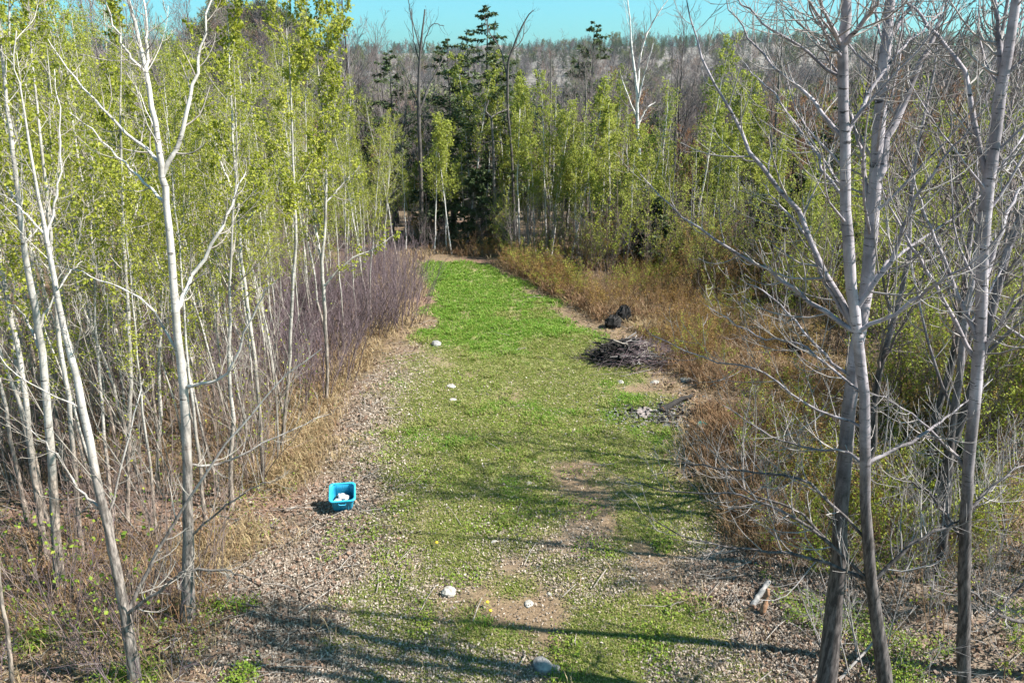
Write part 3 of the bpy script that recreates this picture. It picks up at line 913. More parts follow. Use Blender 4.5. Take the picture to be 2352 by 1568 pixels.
# conifers
con = [make_conifer(150, 11.0, .13, 2.3, 'conifer_tree', .5, .2, .6), make_conifer(151, 9.6, .11, 2.3, 'conifer_tree', .5, .14, .6), make_conifer(152, 3.0, .05, 1.1, 'conifer_tree', 1.6, .04, .3)]
for (px, py, Y, H, k, lab) in [(1118, 560, 39.5, 12.0, 0, 'tallest conifer of the back wall, its spire reaching the ridge'),
                               (1045, 560, 41, 10.8, 1, 'ragged dark conifer left of the tallest conifer'),
                               (1085, 560, 43.5, 10.6, 0, 'dark conifer half hidden between the two tall ragged conifers'),
                               (1345, 560, 48, 11.3, 1, 'narrow dark spruce top above the bare trees right of centre'),
                               (915, 520, 45, 10.0, 1, 'narrow dark conifer standing alone left of the dead tree'),
                               (1185, 560, 42, 5.5, 1, 'low bushy conifer at the foot of the crooked dark tree'),
                               (1000, 560, 38.5, 4.0, 2, 'low spreading conifer near the dead tree foot'),
                               (1110, 580, 37.3, 3.8, 2, 'low dark green conifer in front of the tallest conifer'),
                               (1500, 640, 32.3, 3.4, 2, 'small dark spruce beneath the white birch at the brush edge'),
                               (1880, 600, 33, 7.2, 1, 'dark green conifer left of the nearest poplar trunk'),
                               (1800, 640, 36, 6.6, 1, 'dark conifer behind the long poplar limbs left of the near trunk'),
                               (1690, 620, 40, 6.0, 0, 'shaded conifer among the lime aspens right of the birch'),
                               (2060, 560, 44, 9.0, 0, 'dark conifer in the gap between the big right hand trunks'),
                               (1730, 600, 31.5, 3.6, 2, 'low dark conifer at the brush edge left of the leaning dark tree'),
                               (1930, 600, 27, 3.4, 2, 'shaded low conifer behind the nearest poplar trunk'),
                               (2120, 600, 24, 3.2, 2, 'low conifer in the brush right of the second big trunk'),
                               (1840, 600, 31, 4.6, 2, 'broad dark conifer in the woods left of the nearest poplar'),
                               (1965, 600, 36, 7.0, 1, 'dark upright conifer just right of the nearest poplar trunk'),
                               (2180, 600, 33, 6.0, 1, 'dark conifer left of the forking poplar, deep in the woods'),
                               (1630, 600, 36, 4.0, 2, 'low conifer under the lime aspens right of the white birch'),
                               (1400, 600, 36, 3.6, 2, 'low conifer under the lime aspens left of the white birch'),
                               (2320, 600, 12.5, 1.6, 2, 'young conifer in the bottom right corner by the forking poplar'),
                               (180, 420, 52, 16.5, 0, 'tall dark pine rising over the left stand into the sky'),
                               (2300, 560, 50, 10.5, 1, 'dark conifer near the right edge behind the forked poplar')]:
    d = ray(px, 560)
    x = d[0] / d[1] * Y * 1.0
    base = [11.0, 9.6, 3.0][k]
    place(con[k], x, Y, H / base, None, lab, 'conifer', 'dark conifers of the woods', .01)

# bare trees behind
bar = [make_bare(170, 12.5, .13, 18, .35, M['maple'], M['bare_twig'], 'bare_tree', .6, .32, .16, ntw=9, nsub=4),
       make_bare(171, 11.0, .10, 16, .30, M['maple'], M['bud_twig'], 'bare_tree', .7, .30, .14, M['bud'], 3, 9, 4),
       make_bare(172, 13.5, .15, 18, .40, M['dead'], M['bare_twig'], 'bare_tree', .55, .34, .18, ntw=9, nsub=4),
       make_bare(173, 10.0, .08, 18, .28, M['poplar'], M['bare_twig'], 'bare_tree', .6, .28, .18, ntw=9, nsub=4),
       make_bare(174, 9.0, .08, 18, .25, M['maple'], M['bud_twig'], 'bare_tree', .75, .36, .12, M['bud'], 4, 9, 4)]
for (xr, yr, cnt, smax, lab, ks) in [((-7, 9), (38, 52), 44, .70, 'bare background tree', (0, 2, 3)),
                               ((4, 24), (33, 52), 90, .80, 'bare background tree', (0, 1, 2, 4)),
                               ((14, 44), (27, 56), 56, .85, 'bare background tree', (0, 1, 3, 4)),
                               ((-40, -9), (36, 58), 40, 1.05, 'bare background tree', (0, 2, 3)),
                               ((-44, 50), (52, 90), 120, .82, 'bare background tree', (0, 1, 2, 3, 4))]:
    n = tries = 0
    while n < cnt and tries < 4000:
        tries += 1
        x, y = random.uniform(*xr), random.uniform(*yr)
        if abs(x) > .82 * y or not far_from(x, y, .9):
            continue
        place(bar[random.choice(ks)], x, y, random.uniform(.62, 1.05) * smax, None, lab, 'bare tree', 'bare trees behind the clearing', .05)
        n += 1

# bare trees standing beyond the right edge, whose shade falls over the lane
for x, y, s in [(7.9, 11.7, 1.15), (6.9, 12.6, .95), (8.7, 13.6, 1.05), (9.3, 10.6, .95), (8.6, 12.9, .9), (11.5, 14.5, .9), (10.8, 9.2, 1.0), (12.5, 18.5, .85)]:
    place(bar[3], x, y, s, None, 'bare grey poplar', 'tree', 'bare poplars at the right edge')

# ------------------------------------------------------------------ shrubs
thk = [make_shrub(200 + k, nn, h, 1.3, M['thicket'], 'thicket_shrub', 7, 2, None, r=rr0, up=.12, lean=.30, base=.6) for k, (h, nn, rr0) in enumerate([(2.6, 22, .012), (3.0, 15, .014), (1.9, 24, .010)])]
for n in range(84):
    while True:
        y = random.uniform(16.5, 32); x = random.uniform(-11.5, -3.0)
        e = np.interp(y, [16, 18, 20, 22, 25, 28, 31, 33], [-6.2, -5.4, -4.4, -3.9, -3.65, -4.0, -4.7, -5.1])
        if x < e and (x > e - 4.2 or random.random() < .4):
            break
    lab = 'purple thicket shrub'
    place(thk[n % 3], x, y, random.uniform(.6, 1.2), None, lab, 'thicket shrub', 'purple grey thicket shrubs')

und = [make_shrub(214, 5, 4.2, 1.0, M['sapling'], 'sapling', 9, 2, None, r=.013, up=.14, lean=.14, sub_ang=.6), make_shrub(215, 4, 4.8, 1.1, M['aspen_twig'], 'sapling', 9, 2, M['leaf'], 1, .05, r=.014, up=.14, lean=.12, sub_ang=.6),
       make_shrub(210, 6, 2.6, 1.0, M['sapling'], 'sapling', 6, 2, None, r=.010, up=.12, lean=.3, sub_ang=.7),
       make_shrub(211, 7, 3.4, 1.0, M['sapling'], 'sapling', 8, 2, M['leaf'], 1, .05, r=.012, up=.12, lean=.2, sub_ang=.7),
       make_shrub(212, 8, 1.6, 1.1, M['thicket'], 'sapling', 5, 2, None, r=.008, up=.05, lean=.5, sub_ang=.8),
       make_shrub(213, 6, 2.2, .9, M['sapling'], 'sapling', 6, 1, M['weed'], 3, .06, r=.010, up=.1, lean=.35, sub_ang=.8)]
for (xr, yr, cnt, lab) in [((-9.0, -4.9), (7.6, 12), 28, 'thin twiggy sapling'),
                           ((-13, -5.2), (12, 17), 66, 'thin twiggy sapling'),
                           ((-20, -7.5), (17, 30), 56, 'thin twiggy sapling')]:
    n = 0
    while n < cnt:
        x, y = random.uniform(*xr), random.uniform(*yr)
        if abs(x) > .78 * y + 1.2:
            continue
        place(und[random.choice((0, 0, 1, 1, 2, 3, 4, 5) if y > 10.5 else (2, 4, 4, 5))], x, y, random.uniform(.65, 1.15), None, lab, 'sapling', 'thin saplings under the left stand', .08)
        n += 1

rus = [make_shrub(220, 22, 1.15, .9, M['brown_twig'], 'low_shrub', 6, 2, M['rustleaf'], 5, .04, r=.006, up=.06, lean=.45, base=.8),
       make_shrub(221, 20, 1.4, .9, M['brown_twig'], 'low_shrub', 6, 2, None, r=.006, up=.08, lean=.4, base=.8),
       make_shrub(222, 18, 1.3, .9, M['brown_twig'], 'low_shrub', 6, 2, M['shrubleaf'], 6, .04, r=.006, up=.06, lean=.4, base=.8)]


def right_edge(y):
    return np.interp(y, [6, 9, 12, 15, 17, 18.5, 20, 22, 25, 28, 31, 34, 36], [5.3, 4.6, 4.6, 4.7, 5.4, 5.9, 5.2, 4.2, 3.4, 2.1, .9, -1.0, -4.0])


for n in range(190):
    while True:
        y = random.uniform(12.5, 36.5) if n < 150 else random.uniform(9.5, 16)
        e = right_edge(y)
        x = e + (random.random() ** 1.5) * (9 if n < 150 else 5) + .15
        if (x - 2.6) ** 2 + (y - 21.4) ** 2 > 2.2 and x < y * .75 + 1 and vnoise(np.array([x]), np.array([y]), 1.7, 53)[0] > .3 and not (x < 4 and y < 21.5 and y > 18.5) and not (2.6 < x < 4.9 and 22.5 < y < 25):
            break
    k = random.choice((0, 0, 1, 2) if x < 9 else (0, 1, 2, 2))
    if n >= 150: k = random.choice((1, 1, 2))
    lab = ['low rusty shrub', 'low leafless shrub', 'low greenish shrub'][k]
    place(rus[k], x, y, random.uniform(.6, 1.15), None, lab, 'low shrub', 'low shrubs of the right hand brush', .06)

grn = [make_shrub(230, 10, 4.6, 1.6, M['sapling'], 'tall_bush', 9, 3, M['shrubleaf'], 9, .065, r=.016, up=.12, lean=.25),
       make_shrub(231, 8, 5.4, 1.5, M['sapling'], 'tall_bush', 9, 3, M['leaf_pale'], 7, .065, r=.016, up=.14, lean=.2),
       make_shrub(232, 11, 3.6, 1.5, M['brown_twig'], 'tall_bush', 9, 3, M['rustleaf'], 7, .05, r=.013, up=.10, lean=.3),
       make_shrub(233, 9, 4.4, 1.5, M['bare_twig'], 'tall_bush', 9, 3, None, r=.014, up=.12, lean=.25)]
for (xr, yr, cnt, ks, lab) in [((8.5, 26), (17, 33), 92, (0, 1, 2, 3, 0, 1), 'tall woods bush'),
                               ((6.5, 14), (9.5, 17), 30, (2, 3, 3, 0), 'tall woods bush'),
                               ((-5, 12), (32.2, 39), 66, (0, 2, 3, 3, 3), 'tall woods bush'),
                               ((2.5, 20), (26.5, 35), 84, (0, 1, 3, 2, 3), 'tall woods bush'),
                               ((-14, -4.5), (34.5, 50), 44, (0, 1, 1, 3), 'tall woods bush'),
                               ((-34, -7), (27, 48), 24, (0, 1, 3, 3), 'tall woods bush')]:
    n = 0
    while n < cnt:
        x, y = random.uniform(*xr), random.uniform(*yr)
        if (right_edge(y) + .6 > x > -6 and y < 34.5) or abs(x) > .8 * y or (2 < x < 7 and y < 30.5) or (7 <= x < 9 and y < 26):
            continue
        place(grn[random.choice(ks)], x, y, random.uniform(.6, 1.05) * (.75 if y > 31 else 1), None, lab, 'bush', 'tall shrubs of the back and right woods', .05)
        n += 1

low = [make_shrub(240, 9, 1.5, 1.0, M['poplar_twig'], 'low_shrub', 6, 3, None, r=.008, up=.07, lean=.5, sub_ang=.7, base=.7),
       make_shrub(241, 6, 2.4, .9, M['poplar_twig'], 'low_shrub', 7, 3, None, r=.010, up=.10, lean=.4, sub_ang=.7, base=.6),
       make_shrub(242, 8, 1.3, .9, M['brown_twig'], 'low_shrub', 6, 2, M['shrubleaf'], 3, .04, r=.007, up=.07, lean=.5, base=.7)]
n = 0
while n < 44:
    x, y = random.uniform(4.6, 11), random.uniform(8.2, 14.5)
    if x > .75 * y + 1.2 or x < right_edge(y) + .1:
        continue
    place(low[random.choice((0, 0, 1, 1, 2))], x, y, random.uniform(.65, 1.15), None, 'bare tangled shrub', 'low shrub', 'bare tangle around the right hand trunks', .08)
    n += 1

# ------------------------------------------------------------------ ground cover (nobody could count it)
def sample_ground(n, wfun, yr=(6.2, 35), xmax=.86, seed=1, p=1.0):
    rng = np.random.default_rng(seed)
    X, Y = [], []
    got = 0
    while got < n:
        u = rng.random(n * 2)
        y = np.exp(np.log(yr[0]) + (np.log(yr[1]) - np.log(yr[0])) * u)
        x = (rng.random(n * 2) * 2 - 1) * (xmax * y + .8)
        keep = rng.random(n * 2) < wfun(x, y) ** p
        X.append(x[keep]); Y.append(y[keep]); got += int(keep.sum())
    return np.concatenate(X)[:n], np.concatenate(Y)[:n], rng


def blades(x, y, rng, n, h, w, spread, lean=.5):
    """n upright blades about every point: one bent quad each"""
    M_ = len(x)
    ox, oy = rng.normal(size=(M_, n)) * spread, rng.normal(size=(M_, n)) * spread
    bx, by = (x[:, None] + ox).ravel(), (y[:, None] + oy).ravel()
    b0 = np.stack([bx, by, zmap(bx, by) - .01], 1)
    hh = (np.broadcast_to(np.asarray(h).reshape(-1, 1), (M_, n)) * (.5 + .8 * rng.random((M_, n)))).ravel()[:, None]
    ww = (np.broadcast_to(np.asarray(w).reshape(-1, 1), (M_, n)) * np.ones((M_, n))).ravel()[:, None]
    a = rng.random(len(bx)) * 2 * PI
    d = np.stack([np.cos(a), np.sin(a), np.zeros_like(a)], 1); s = np.stack([-np.sin(a), np.cos(a), np.zeros_like(a)], 1)
    ln = lean * (.3 + 1.2 * rng.random((len(bx), 1)))
    mid = b0 + np.array([0, 0, 1]) * hh * .6 + d * hh * ln * .35
    tip = b0 + np.array([0, 0, 1]) * hh * (1 - .25 * ln) + d * hh * ln
    return np.stack([b0 - s * ww * .5, b0 + s * ww * .5, tip + s * ww * .12, tip - s * ww * .12], 1) if lean < .3 else \
        np.stack([b0, mid + s * ww * .5, tip, mid - s * ww * .5], 1)


def flat_leaves(x, y, rng, size, lift=.02, curl=.35, tilt=.45):
    z = zmap(x, y)
    c = np.stack([x, y, z + lift * rng.random(len(x)) + .006], 1)
    nrm = unit(np.stack([rng.normal(size=len(x)) * tilt, rng.normal(size=len(x)) * tilt, np.ones(len(x))], 1))
    u = unit(np.cross(nrm, rng.normal(size=c.shape))); v = np.cross(nrm, u)
    sz = np.asarray(size).reshape(-1, 1) * (.6 + .8 * rng.random((len(x), 1)))
    k = curl * sz * rng.random((len(x), 1))
    a1, a2 = .12 + .3 * rng.random((len(x), 1)), .12 + .3 * rng.random((len(x), 1))
    sh = (rng.random((len(x), 1)) - .5) * .4 * sz
    return np.stack([c - u * sz * .5, c + v * sz * a1 + u * sh + nrm * k * (rng.random((len(x), 1)) - .2), c + u * sz * .5 + nrm * k * .6, c - v * sz * a2 - u * sh + nrm * k * (rng.random((len(x), 1)) - .2)], 1)


x, y, rng = sample_ground(46000, lambda a, b: zones(a, b)[0], (6.4, 34.5), seed=301)
tone = sstep(19, 25, y) * .75 + (vnoise(x + 5, y + 5, 1.6, 34) - .5) * .9 + (vnoise(x, y, .5, 35) - .5) * .5
lush_m = tone > .33 + .25 * (rng.random(len(x)) - .5)
tall = 1 + .9 * sstep(20, 25, y) + 1.0 * (vnoise(x, y, .5, 33) > .70) * (tone > .1)
for nm, sel, mt, lb in (('grass', ~lush_m, 'grass', 'thin yellowish green grass mixed with dead blades on the lane'),
                        ('lush_grass', lush_m, 'grass_lush', 'lush bright green grass, thickest at the far end of the lane')):
    MB().quads(blades(x[sel], y[sel], rng, 8, .05 * tall[sel], .008 + .0007 * y[sel], .05, .7)).build(nm, M[mt], None, False)
    tag(bpy.data.objects[nm], lb, 'grass', None, 'stuff')

x, y, rng = sample_ground(150000, lambda a, b: np.clip(zones(a, b)[1] * .85 + .14 * (b < 20), 0, 1) * (np.abs(a + .3) < 6.5), (6.4, 24), seed=302, p=1.2)
MB().quads(flat_leaves(x, y, rng, .030 + .0011 * y, .035, .5, .9)).build('fallen_leaves', M['litter'], None, False)
tag(bpy.data.objects['fallen_leaves'], 'pale dead leaves lying over the grass and verge', 'leaves', None, 'stuff')

x, y, rng = sample_ground(42000, lambda a, b: zones(a, b)[3] * .8, (6.4, 30), seed=303)
MB().quads(flat_leaves(x, y, rng, .065 + .0015 * y, .06, .5, .8)).build('woodland_litter', M['litter_dark'], None, False)
tag(bpy.data.objects['woodland_litter'], 'reddish brown dead leaves on the floor of the woods', 'leaves', None, 'stuff')

x, y, rng = sample_ground(6000, lambda a, b: zones(a, b)[2] * (.45 * np.exp(-((a + 4.8) / .8) ** 2) * (b > 10.5) + .25 * (a > right_edge(b) - .6) * (a < right_edge(b) + 3) * sstep(.42, .58, vnoise(a + 9, b + 9, 1.5, 51)) + .03) * (zones(a, b)[3] + .04), (7, 36), seed=304)
MB().quads(blades(x, y, rng, 9, .20 + .18 * rng.random(len(x)), .006 + .0006 * y, .10, .8)).build('dry_grass', M['straw'], None, False)
tag(bpy.data.objects['dry_grass'], 'straw coloured dry grass along the edges of the lane', 'dry grass', None, 'stuff')
x, y, rng = sample_ground(5000, lambda a, b: zones(a, b)[2] * (a > right_edge(b) - .6) * np.exp(-np.maximum(a - right_edge(b), 0) / 2.2) * sstep(.3, .55, vnoise(a, b, 1.2, 52)) + .1 * zones(a, b)[2] * (a < -4.2), (9, 37), seed=305)
MB().quads(blades(x, y, rng, 8, .30 + .25 * rng.random(len(x)), .006 + .0006 * y, .12, .6)).build('dead_stalks', M['redstraw'], None, False)
tag(bpy.data.objects['dead_stalks'], 'reddish brown dead stalks in the brush', 'dead stalks', None, 'stuff')

# low green weeds: the bottom left corner, tufts on the lane and patches under the trees
x, y, rng = sample_ground(7500, lambda a, b: np.clip(1.0 * (a < -3.6) * (a > -8) * (b < 9.8) * sstep(.42, .6, vnoise(a, b, .9, 41)) + .5 * (a > 4.3) * (b < 11) * sstep(.5, .6, vnoise(a, b, .8, 42))
                                                   + .35 * (np.abs(a) < 3.5) * sstep(.66, .72, vnoise(a, b, .7, 43)) + .10 * (a < -4.5) * sstep(.55, .7, vnoise(a, b, 1.3, 44)), 0, 1), (6.4, 26), seed=306)
q = []
for k in range(7):
    q.append(flat_leaves(x + rng.normal(size=len(x)) * .06, y + rng.normal(size=len(x)) * .06, rng, np.full(len(x), .042), np.where(np.abs(x) < 3.6, .07, .2), .3, .8))
MB().quads(np.concatenate(q)).build('weeds', M['weed'], None, False)
tag(bpy.data.objects['weeds'], 'low yellow green weeds in the grass and under the trees', 'weeds', None, 'stuff')

# twigs fallen about
x, y, rng = sample_ground(2600, lambda a, b: np.clip(zones(a, b)[3] + .05, 0, 1), (6.6, 28), seed=307)
a = rng.random(len(x)) * 2 * PI; L = .25 + .7 * rng.random(len(x)) ** 2
P = np.empty((len(x), 3, 3))
for k in range(3):
    xx, yy = x + np.cos(a) * L * k / 2 + rng.normal(size=len(x)) * .03, y + np.sin(a) * L * k / 2 + rng.normal(size=len(x)) * .03
    P[:, k] = np.stack([xx, yy, zmap(xx, yy) + .02 + .08 * rng.random(len(x))], 1)
MB().tubes(P, np.full((len(x), 3), .006) * (.6 + rng.random((len(x), 1))), 3).build('fallen_twigs', M['stick'], None)
tag(bpy.data.objects['fallen_twigs'], 'small grey twigs strewn over the floor of the woods', 'twigs', None, 'stuff')

# ------------------------------------------------------------------ far woods on the slopes
proto = bpy.data.collections.new('far_tree_kinds')


def far_proto(name, parts):
    mbx = MB(); mats = []
    for fn, m_ in parts:
        fn(mbx, len(mats)); mats.append(m_)
    o = bpy.data.objects.new(name, mbx.mesh(name, mats, False))
    proto.objects.link(o)


for k in range(4):
    rng = np.random.default_rng(400 + k)
    T, TR = trunk_line(9.5, .12, rng, 7, .05, .2)
    B, BR = spawn(T, TR, 17, .28, .99, .75, 4.6, .12, 5, rng, .15, .5, .3, .025, .35, True)
    W, WR = spawn(B, BR, 7, .25, .98, .7, .5, .06, 3, rng, .16, .6, .5, .022, .3)
    S, SR = spawn(W, WR, 6, .2, .98, .65, .6, .05, 2, rng, .14, .7, .6, .02, .3)
    pr = [(lambda mm, i, T=T, TR=TR, B=B, BR=BR: mm.tubes(T, TR, 5, i).tubes(B, BR, 3, i), M['bare_twig']),
          (lambda mm, i, W=W, WR=WR, S=S, SR=SR: mm.tubes(W, WR, 3, i).tubes(S, SR, 3, i), M['fartwig'] if k != 1 else M['bud_twig'])]
    if k == 3:
        pr.append((lambda mm, i, S=S, rng=rng: mm.quads(leaf_quads(S, 4, .30, rng, .2), i), M['fargreen']))
    far_proto('far_kind_%d' % k, pr)
T, TR, B, BR, Q, rng = conifer_parts(410, 11, .15, 2.6, .6, .1, .45)
far_proto('far_kind_4', [(lambda mm, i: mm.tubes(T, TR, 5, i), M['dead']), (lambda mm, i: mm.quads(Q, i), M['needle'])])

rng = np.random.default_rng(420)
NF = 11000
yy = np.exp(np.log(78) + (np.log(1250) - np.log(78)) * rng.random(NF)); xx = (rng.random(NF) * 2 - 1) * (.84 * yy + 8)
nk = 420                                                               # the wooded knoll
xx = np.concatenate([xx, -59 + (rng.random(nk) * 2 - 1) * 19]); yy = np.concatenate([yy, 180 + (rng.random(nk) * 2 - 1) * 26])
zz = zmap(xx, yy)
cl = vnoise(xx, yy, 45, 61) * .6 + vnoise(xx, yy, 14, 62) * .4
hi = sstep(15, 45, zz)
idx = rng.choice([0, 1, 2, 0, 2, 3], len(xx))
idx = np.where(cl + .18 * hi > .60, 4, idx)
kn = np.arange(len(xx)) >= NF
idx = np.where(kn, rng.choice([1, 3, 3, 1, 4, 0], len(xx)), idx)
sc = (.75 + .5 * rng.random(len(xx))) * np.where(yy > 350, 1.15, 1.0) * np.where(kn, .85, 1)
near_cap = np.clip((8 - .012 * yy - zz) / 12.0, .5, 1.2)
sc = np.where((yy < 130) & ~kn, np.minimum(sc, near_cap), sc)
me = bpy.data.meshes.new('far_woods')
me.vertices.add(len(xx)); me.vertices.foreach_set('co', np.stack([xx, yy, zz - .3], 1).astype(np.float32).ravel())
for nm, ty, vals in (('kind_index', 'INT', idx.astype(np.int32)), ('size', 'FLOAT', sc.astype(np.float32)), ('spin', 'FLOAT', (rng.random(len(xx)) * 6.28).astype(np.float32))):
    me.attributes.new(nm, ty, 'POINT').data.foreach_set('value', vals)
fw = link('far_woods', me)
tag(fw, 'bare and evergreen woods covering the far slopes and ridge', 'woods', None, 'stuff')
ng = bpy.data.node_groups.new('far_woods', 'GeometryNodeTree')
ng.interface.new_socket('Geometry', in_out='INPUT', socket_type='NodeSocketGeometry')
ng.interface.new_socket('Geometry', in_out='OUTPUT', socket_type='NodeSocketGeometry')
gi, go = ng.nodes.new('NodeGroupInput'), ng.nodes.new('NodeGroupOutput')
iop = ng.nodes.new('GeometryNodeInstanceOnPoints')
ci = ng.nodes.new('GeometryNodeCollectionInfo'); ci.inputs['Collection'].default_value = proto
ci.inputs['Separate Children'].default_value = True; ci.inputs['Reset Children'].default_value = True
iop.inputs['Pick Instance'].default_value = True
na = {}
for nm, ty in (('kind_index', 'INT'), ('size', 'FLOAT'), ('spin', 'FLOAT')):
    a_ = ng.nodes.new('GeometryNodeInputNamedAttribute'); a_.data_type = ty; a_.inputs['Name'].default_value = nm; na[nm] = a_
cx = ng.nodes.new('ShaderNodeCombineXYZ')
ng.links.new(na['spin'].outputs[0], cx.inputs[2])
ng.links.new(gi.outputs[0], iop.inputs['Points']); ng.links.new(ci.outputs[0], iop.inputs['Instance'])
ng.links.new(na['kind_index'].outputs[0], iop.inputs['Instance Index'])
ng.links.new(cx.outputs[0], iop.inputs['Rotation']); ng.links.new(na['size'].outputs[0], iop.inputs['Scale'])
ng.links.new(iop.outputs[0], go.inputs[0])
fw.modifiers.new('far_woods', 'NODES').node_group = ng


# ------------------------------------------------------------------ stones, bin, brush pile, stumps
def stone(px, py, wpx, hpx, label, m_='stone', flat=.55, seed=1, name='stone'):
    rng = np.random.default_rng(seed)
    p = gpt(px, py)
    w = wpx / FPX * depth_of(p); d = w * (.6 + .4 * rng.random()); h = w * flat
    U, Vn = 10, 7
    Pn = []
    ax = unit(rng.normal(size=(9, 3))); off = .62 + .3 * rng.random(9)
    for i in range(Vn):
        th = PI * i / (Vn - 1)
        for j in range(U):
            ph = 2 * PI * j / U
            v = np.array([math.sin(th) * math.cos(ph), math.sin(th) * math.sin(ph), math.cos(th)])
            t = 1.0
            for a_, o_ in zip(ax, off):
                c_ = v @ a_
                if c_ > .05: t = min(t, o_ / c_)
            Pn.append(v * t * np.array([w * .62, d * .62, h * .75]) * (1 + .04 * rng.normal()))
    Fq = [[i * U + j, i * U + (j + 1) % U, (i + 1) * U + (j + 1) % U, (i + 1) * U + j] for i in range(Vn - 1) for j in range(U)]
    Pn = np.array(Pn); Pn[:, 2] += h * .10
    o = MB().raw(Pn, np.array(Fq)[:, ::-1]).build(name, M[m_], None, False)
    o.location = tuple(p); o.rotation_euler = (0, 0, rng.random() * 6)
    return tag(o, label, 'stone', 'stones lying on the lane')


stone(1030, 1361, 34, 24, 'large white angular stone lying on the near lane, brightest of all', seed=1, flat=.6)
stone(1215, 1386, 26, 16, 'flat white stone in the near lane right of the brightest angular stone', seed=2, flat=.25)
stone(1262, 1366, 13, 10, 'small white stone just right of the flat white stone', seed=3)
stone(1247, 1532, 44, 30, 'grey weathered rock at the bottom centre beside the trunk shadow', 'greystone', seed=4)
stone(1275, 1538, 22, 16, 'smaller grey rock leaning on the right side of the weathered grey rock', 'greystone', seed=5)
stone(1038, 892, 22, 12, 'flat pale stone farthest up the left wheel track, with a second below it', seed=6, flat=.3)
stone(1041, 922, 18, 10, 'flat pale stone in the left wheel track, middle one of three', seed=7, flat=.3)
stone(991, 962, 16, 9, 'grey flat stone, lowest and leftmost of three in the wheel track', 'greystone', seed=8, flat=.3)
stone(715, 1017, 24, 14, 'white stone at the edge of the left woods above the bin', seed=9, flat=.45)
stone(1134, 1248, 14, 9, 'small pale stone in the shaded middle of the lane', seed=10, flat=.4)
stone(1426, 882, 14, 9, 'small white stone on the grass below the brush pile', seed=11)
stone(1505, 880, 20, 9, 'flat pale stone on bare soil right below the brush pile', seed=12, flat=.3)
stone(1575, 876, 30, 14, 'broad pale stone farthest right on the bare soil under the brush pile', seed=13, flat=.35)
stone(1000, 792, 26, 13, 'mossy grey stone beside the thicket at the left edge of the lane', 'greystone', seed=15, flat=.5)
stone(1216, 1112, 14, 7, 'small flat white stone in the middle of the lane', seed=19, flat=.3)


def ring_tube(w, d, r, rad, z, n=8, k=6, skew=(0, 0)):
    """closed rounded-rectangle hoop"""
    pts_ = []
    for cx_, cy_, a0 in ((w / 2 - r, d / 2 - r, 0), (-w / 2 + r, d / 2 - r, PI / 2), (-w / 2 + r, -d / 2 + r, PI), (w / 2 - r, -d / 2 + r, 3 * PI / 2)):
        for i in range(n):
            a_ = a0 + PI / 2 * i / (n - 1)
            pts_.append([cx_ + r * math.cos(a_), cy_ + r * math.sin(a_), z])
    return np.array(pts_)


def skin(rings):
    n = len(rings[0]); Vv = np.concatenate(rings)
    Fq = [[i * n + j, i * n + (j + 1) % n, (i + 1) * n + (j + 1) % n, (i + 1) * n + j] for i in range(len(rings) - 1) for j in range(n)]
    return Vv, np.array(Fq)


m, nt, l, b = mat('blue_plastic', .42)
tc = nt.new('ShaderNodeTexCoord').outputs['Object']
n1 = noise(nt, l, 9, 5, .7, tc)
cc = mix(nt, l, ramp_fac(nt, l, n1.outputs[0], .35, .7), (.015, .24, .40), (.035, .33, .49))
n2 = noise(nt, l, 30, 4, .7, tc)
cc = mix(nt, l, ramp_fac(nt, l, n2.outputs[0], .62, .74), cc, (.16, .17, .14))
l.new(cc, b.inputs['Base Color'])
M['bin'] = m
M['paper'] = plain('white_paper', (.35, .32, .33), (.68, .65, .66), 22, .8)
M['trash'] = plain('dark_rubbish', (.02, .02, .022), (.10, .08, .075), 18, .8)
p = gpt(788, 1158)
bn = thing('recycling_bin', 'battered blue plastic recycling bin tipped towards the viewer, holding white rubbish', 'bin', (p[0], p[1], p[2] + .02), None, math.radians(13))
bn.rotation_euler = (math.radians(19), math.radians(2), math.radians(11))
BW, BD, BH = .47, .44, .40
outer = [ring_tube(BW * .78 + (BW * .22) * t, BD * .78 + BD * .22 * t, .06 + .02 * t, 0, BH * t) for t in (0, .25, .5, .75, .93, 1)]
inner = [ring_tube((BW * .78 + (BW * .22) * t) - .016, (BD * .78 + BD * .22 * t) - .016, .055 + .02 * t, 0, BH * t) for t in (1, .7, .4, .04)]
Vv, Fq = skin(outer + inner)
bm_ = MB().raw(Vv, Fq)
bm_.build('bin_body', M['bin'], bn)
n_ = len(outer[0])
for nm, z_, s_ in (('bin_floor', .012, .77), ('bin_base', 0.0, .775)):
    rr_ = ring_tube(BW * s_, BD * s_, .055, 0, z_); c_ = rr_.mean(0)
    Vb, Fb = skin([rr_, c_ + (rr_ - c_) * .4, c_ + (rr_ - c_) * .02])
    MB().raw(Vb, Fb).build(nm, M['bin'], bn)
hoop = []
for dz, do in ((-.028, .004), (-.028, .026), (-.004, .028), (.006, .014), (.004, -.008), (-.01, -.012)):
    hoop.append(ring_tube(BW + do * 2, BD + do * 2, .085, 0, BH + dz))
Vb, Fb = skin(hoop)
MB().raw(Vb, Fb).build('rim', M['bin'], bn)
for sx in (-.12, 0, .12):                                             # moulded ribs on the front and back walls
    for sy in (-1, 1):
        P = np.array([[[sx * .85, sy * (BD * .39 + .002), .03], [sx * .92, sy * (BD * .445 + .002), BH * .5], [sx, sy * (BD * .49 + .001), BH * .9]]])
        MB().tubes(P, np.full((1, 3), .012), 6).build('rib', M['bin'], bn)
P = np.array([[[-.07, -BD * .5 - .03, BH - .05], [-.06, -BD * .5 - .05, BH - .075], [.06, -BD * .5 - .05, BH - .075], [.07, -BD * .5 - .03, BH - .05]]])
MB().tubes(P, np.full((1, 4), .011), 6).build('handle', M['bin'], bn)
rng = np.random.default_rng(77)


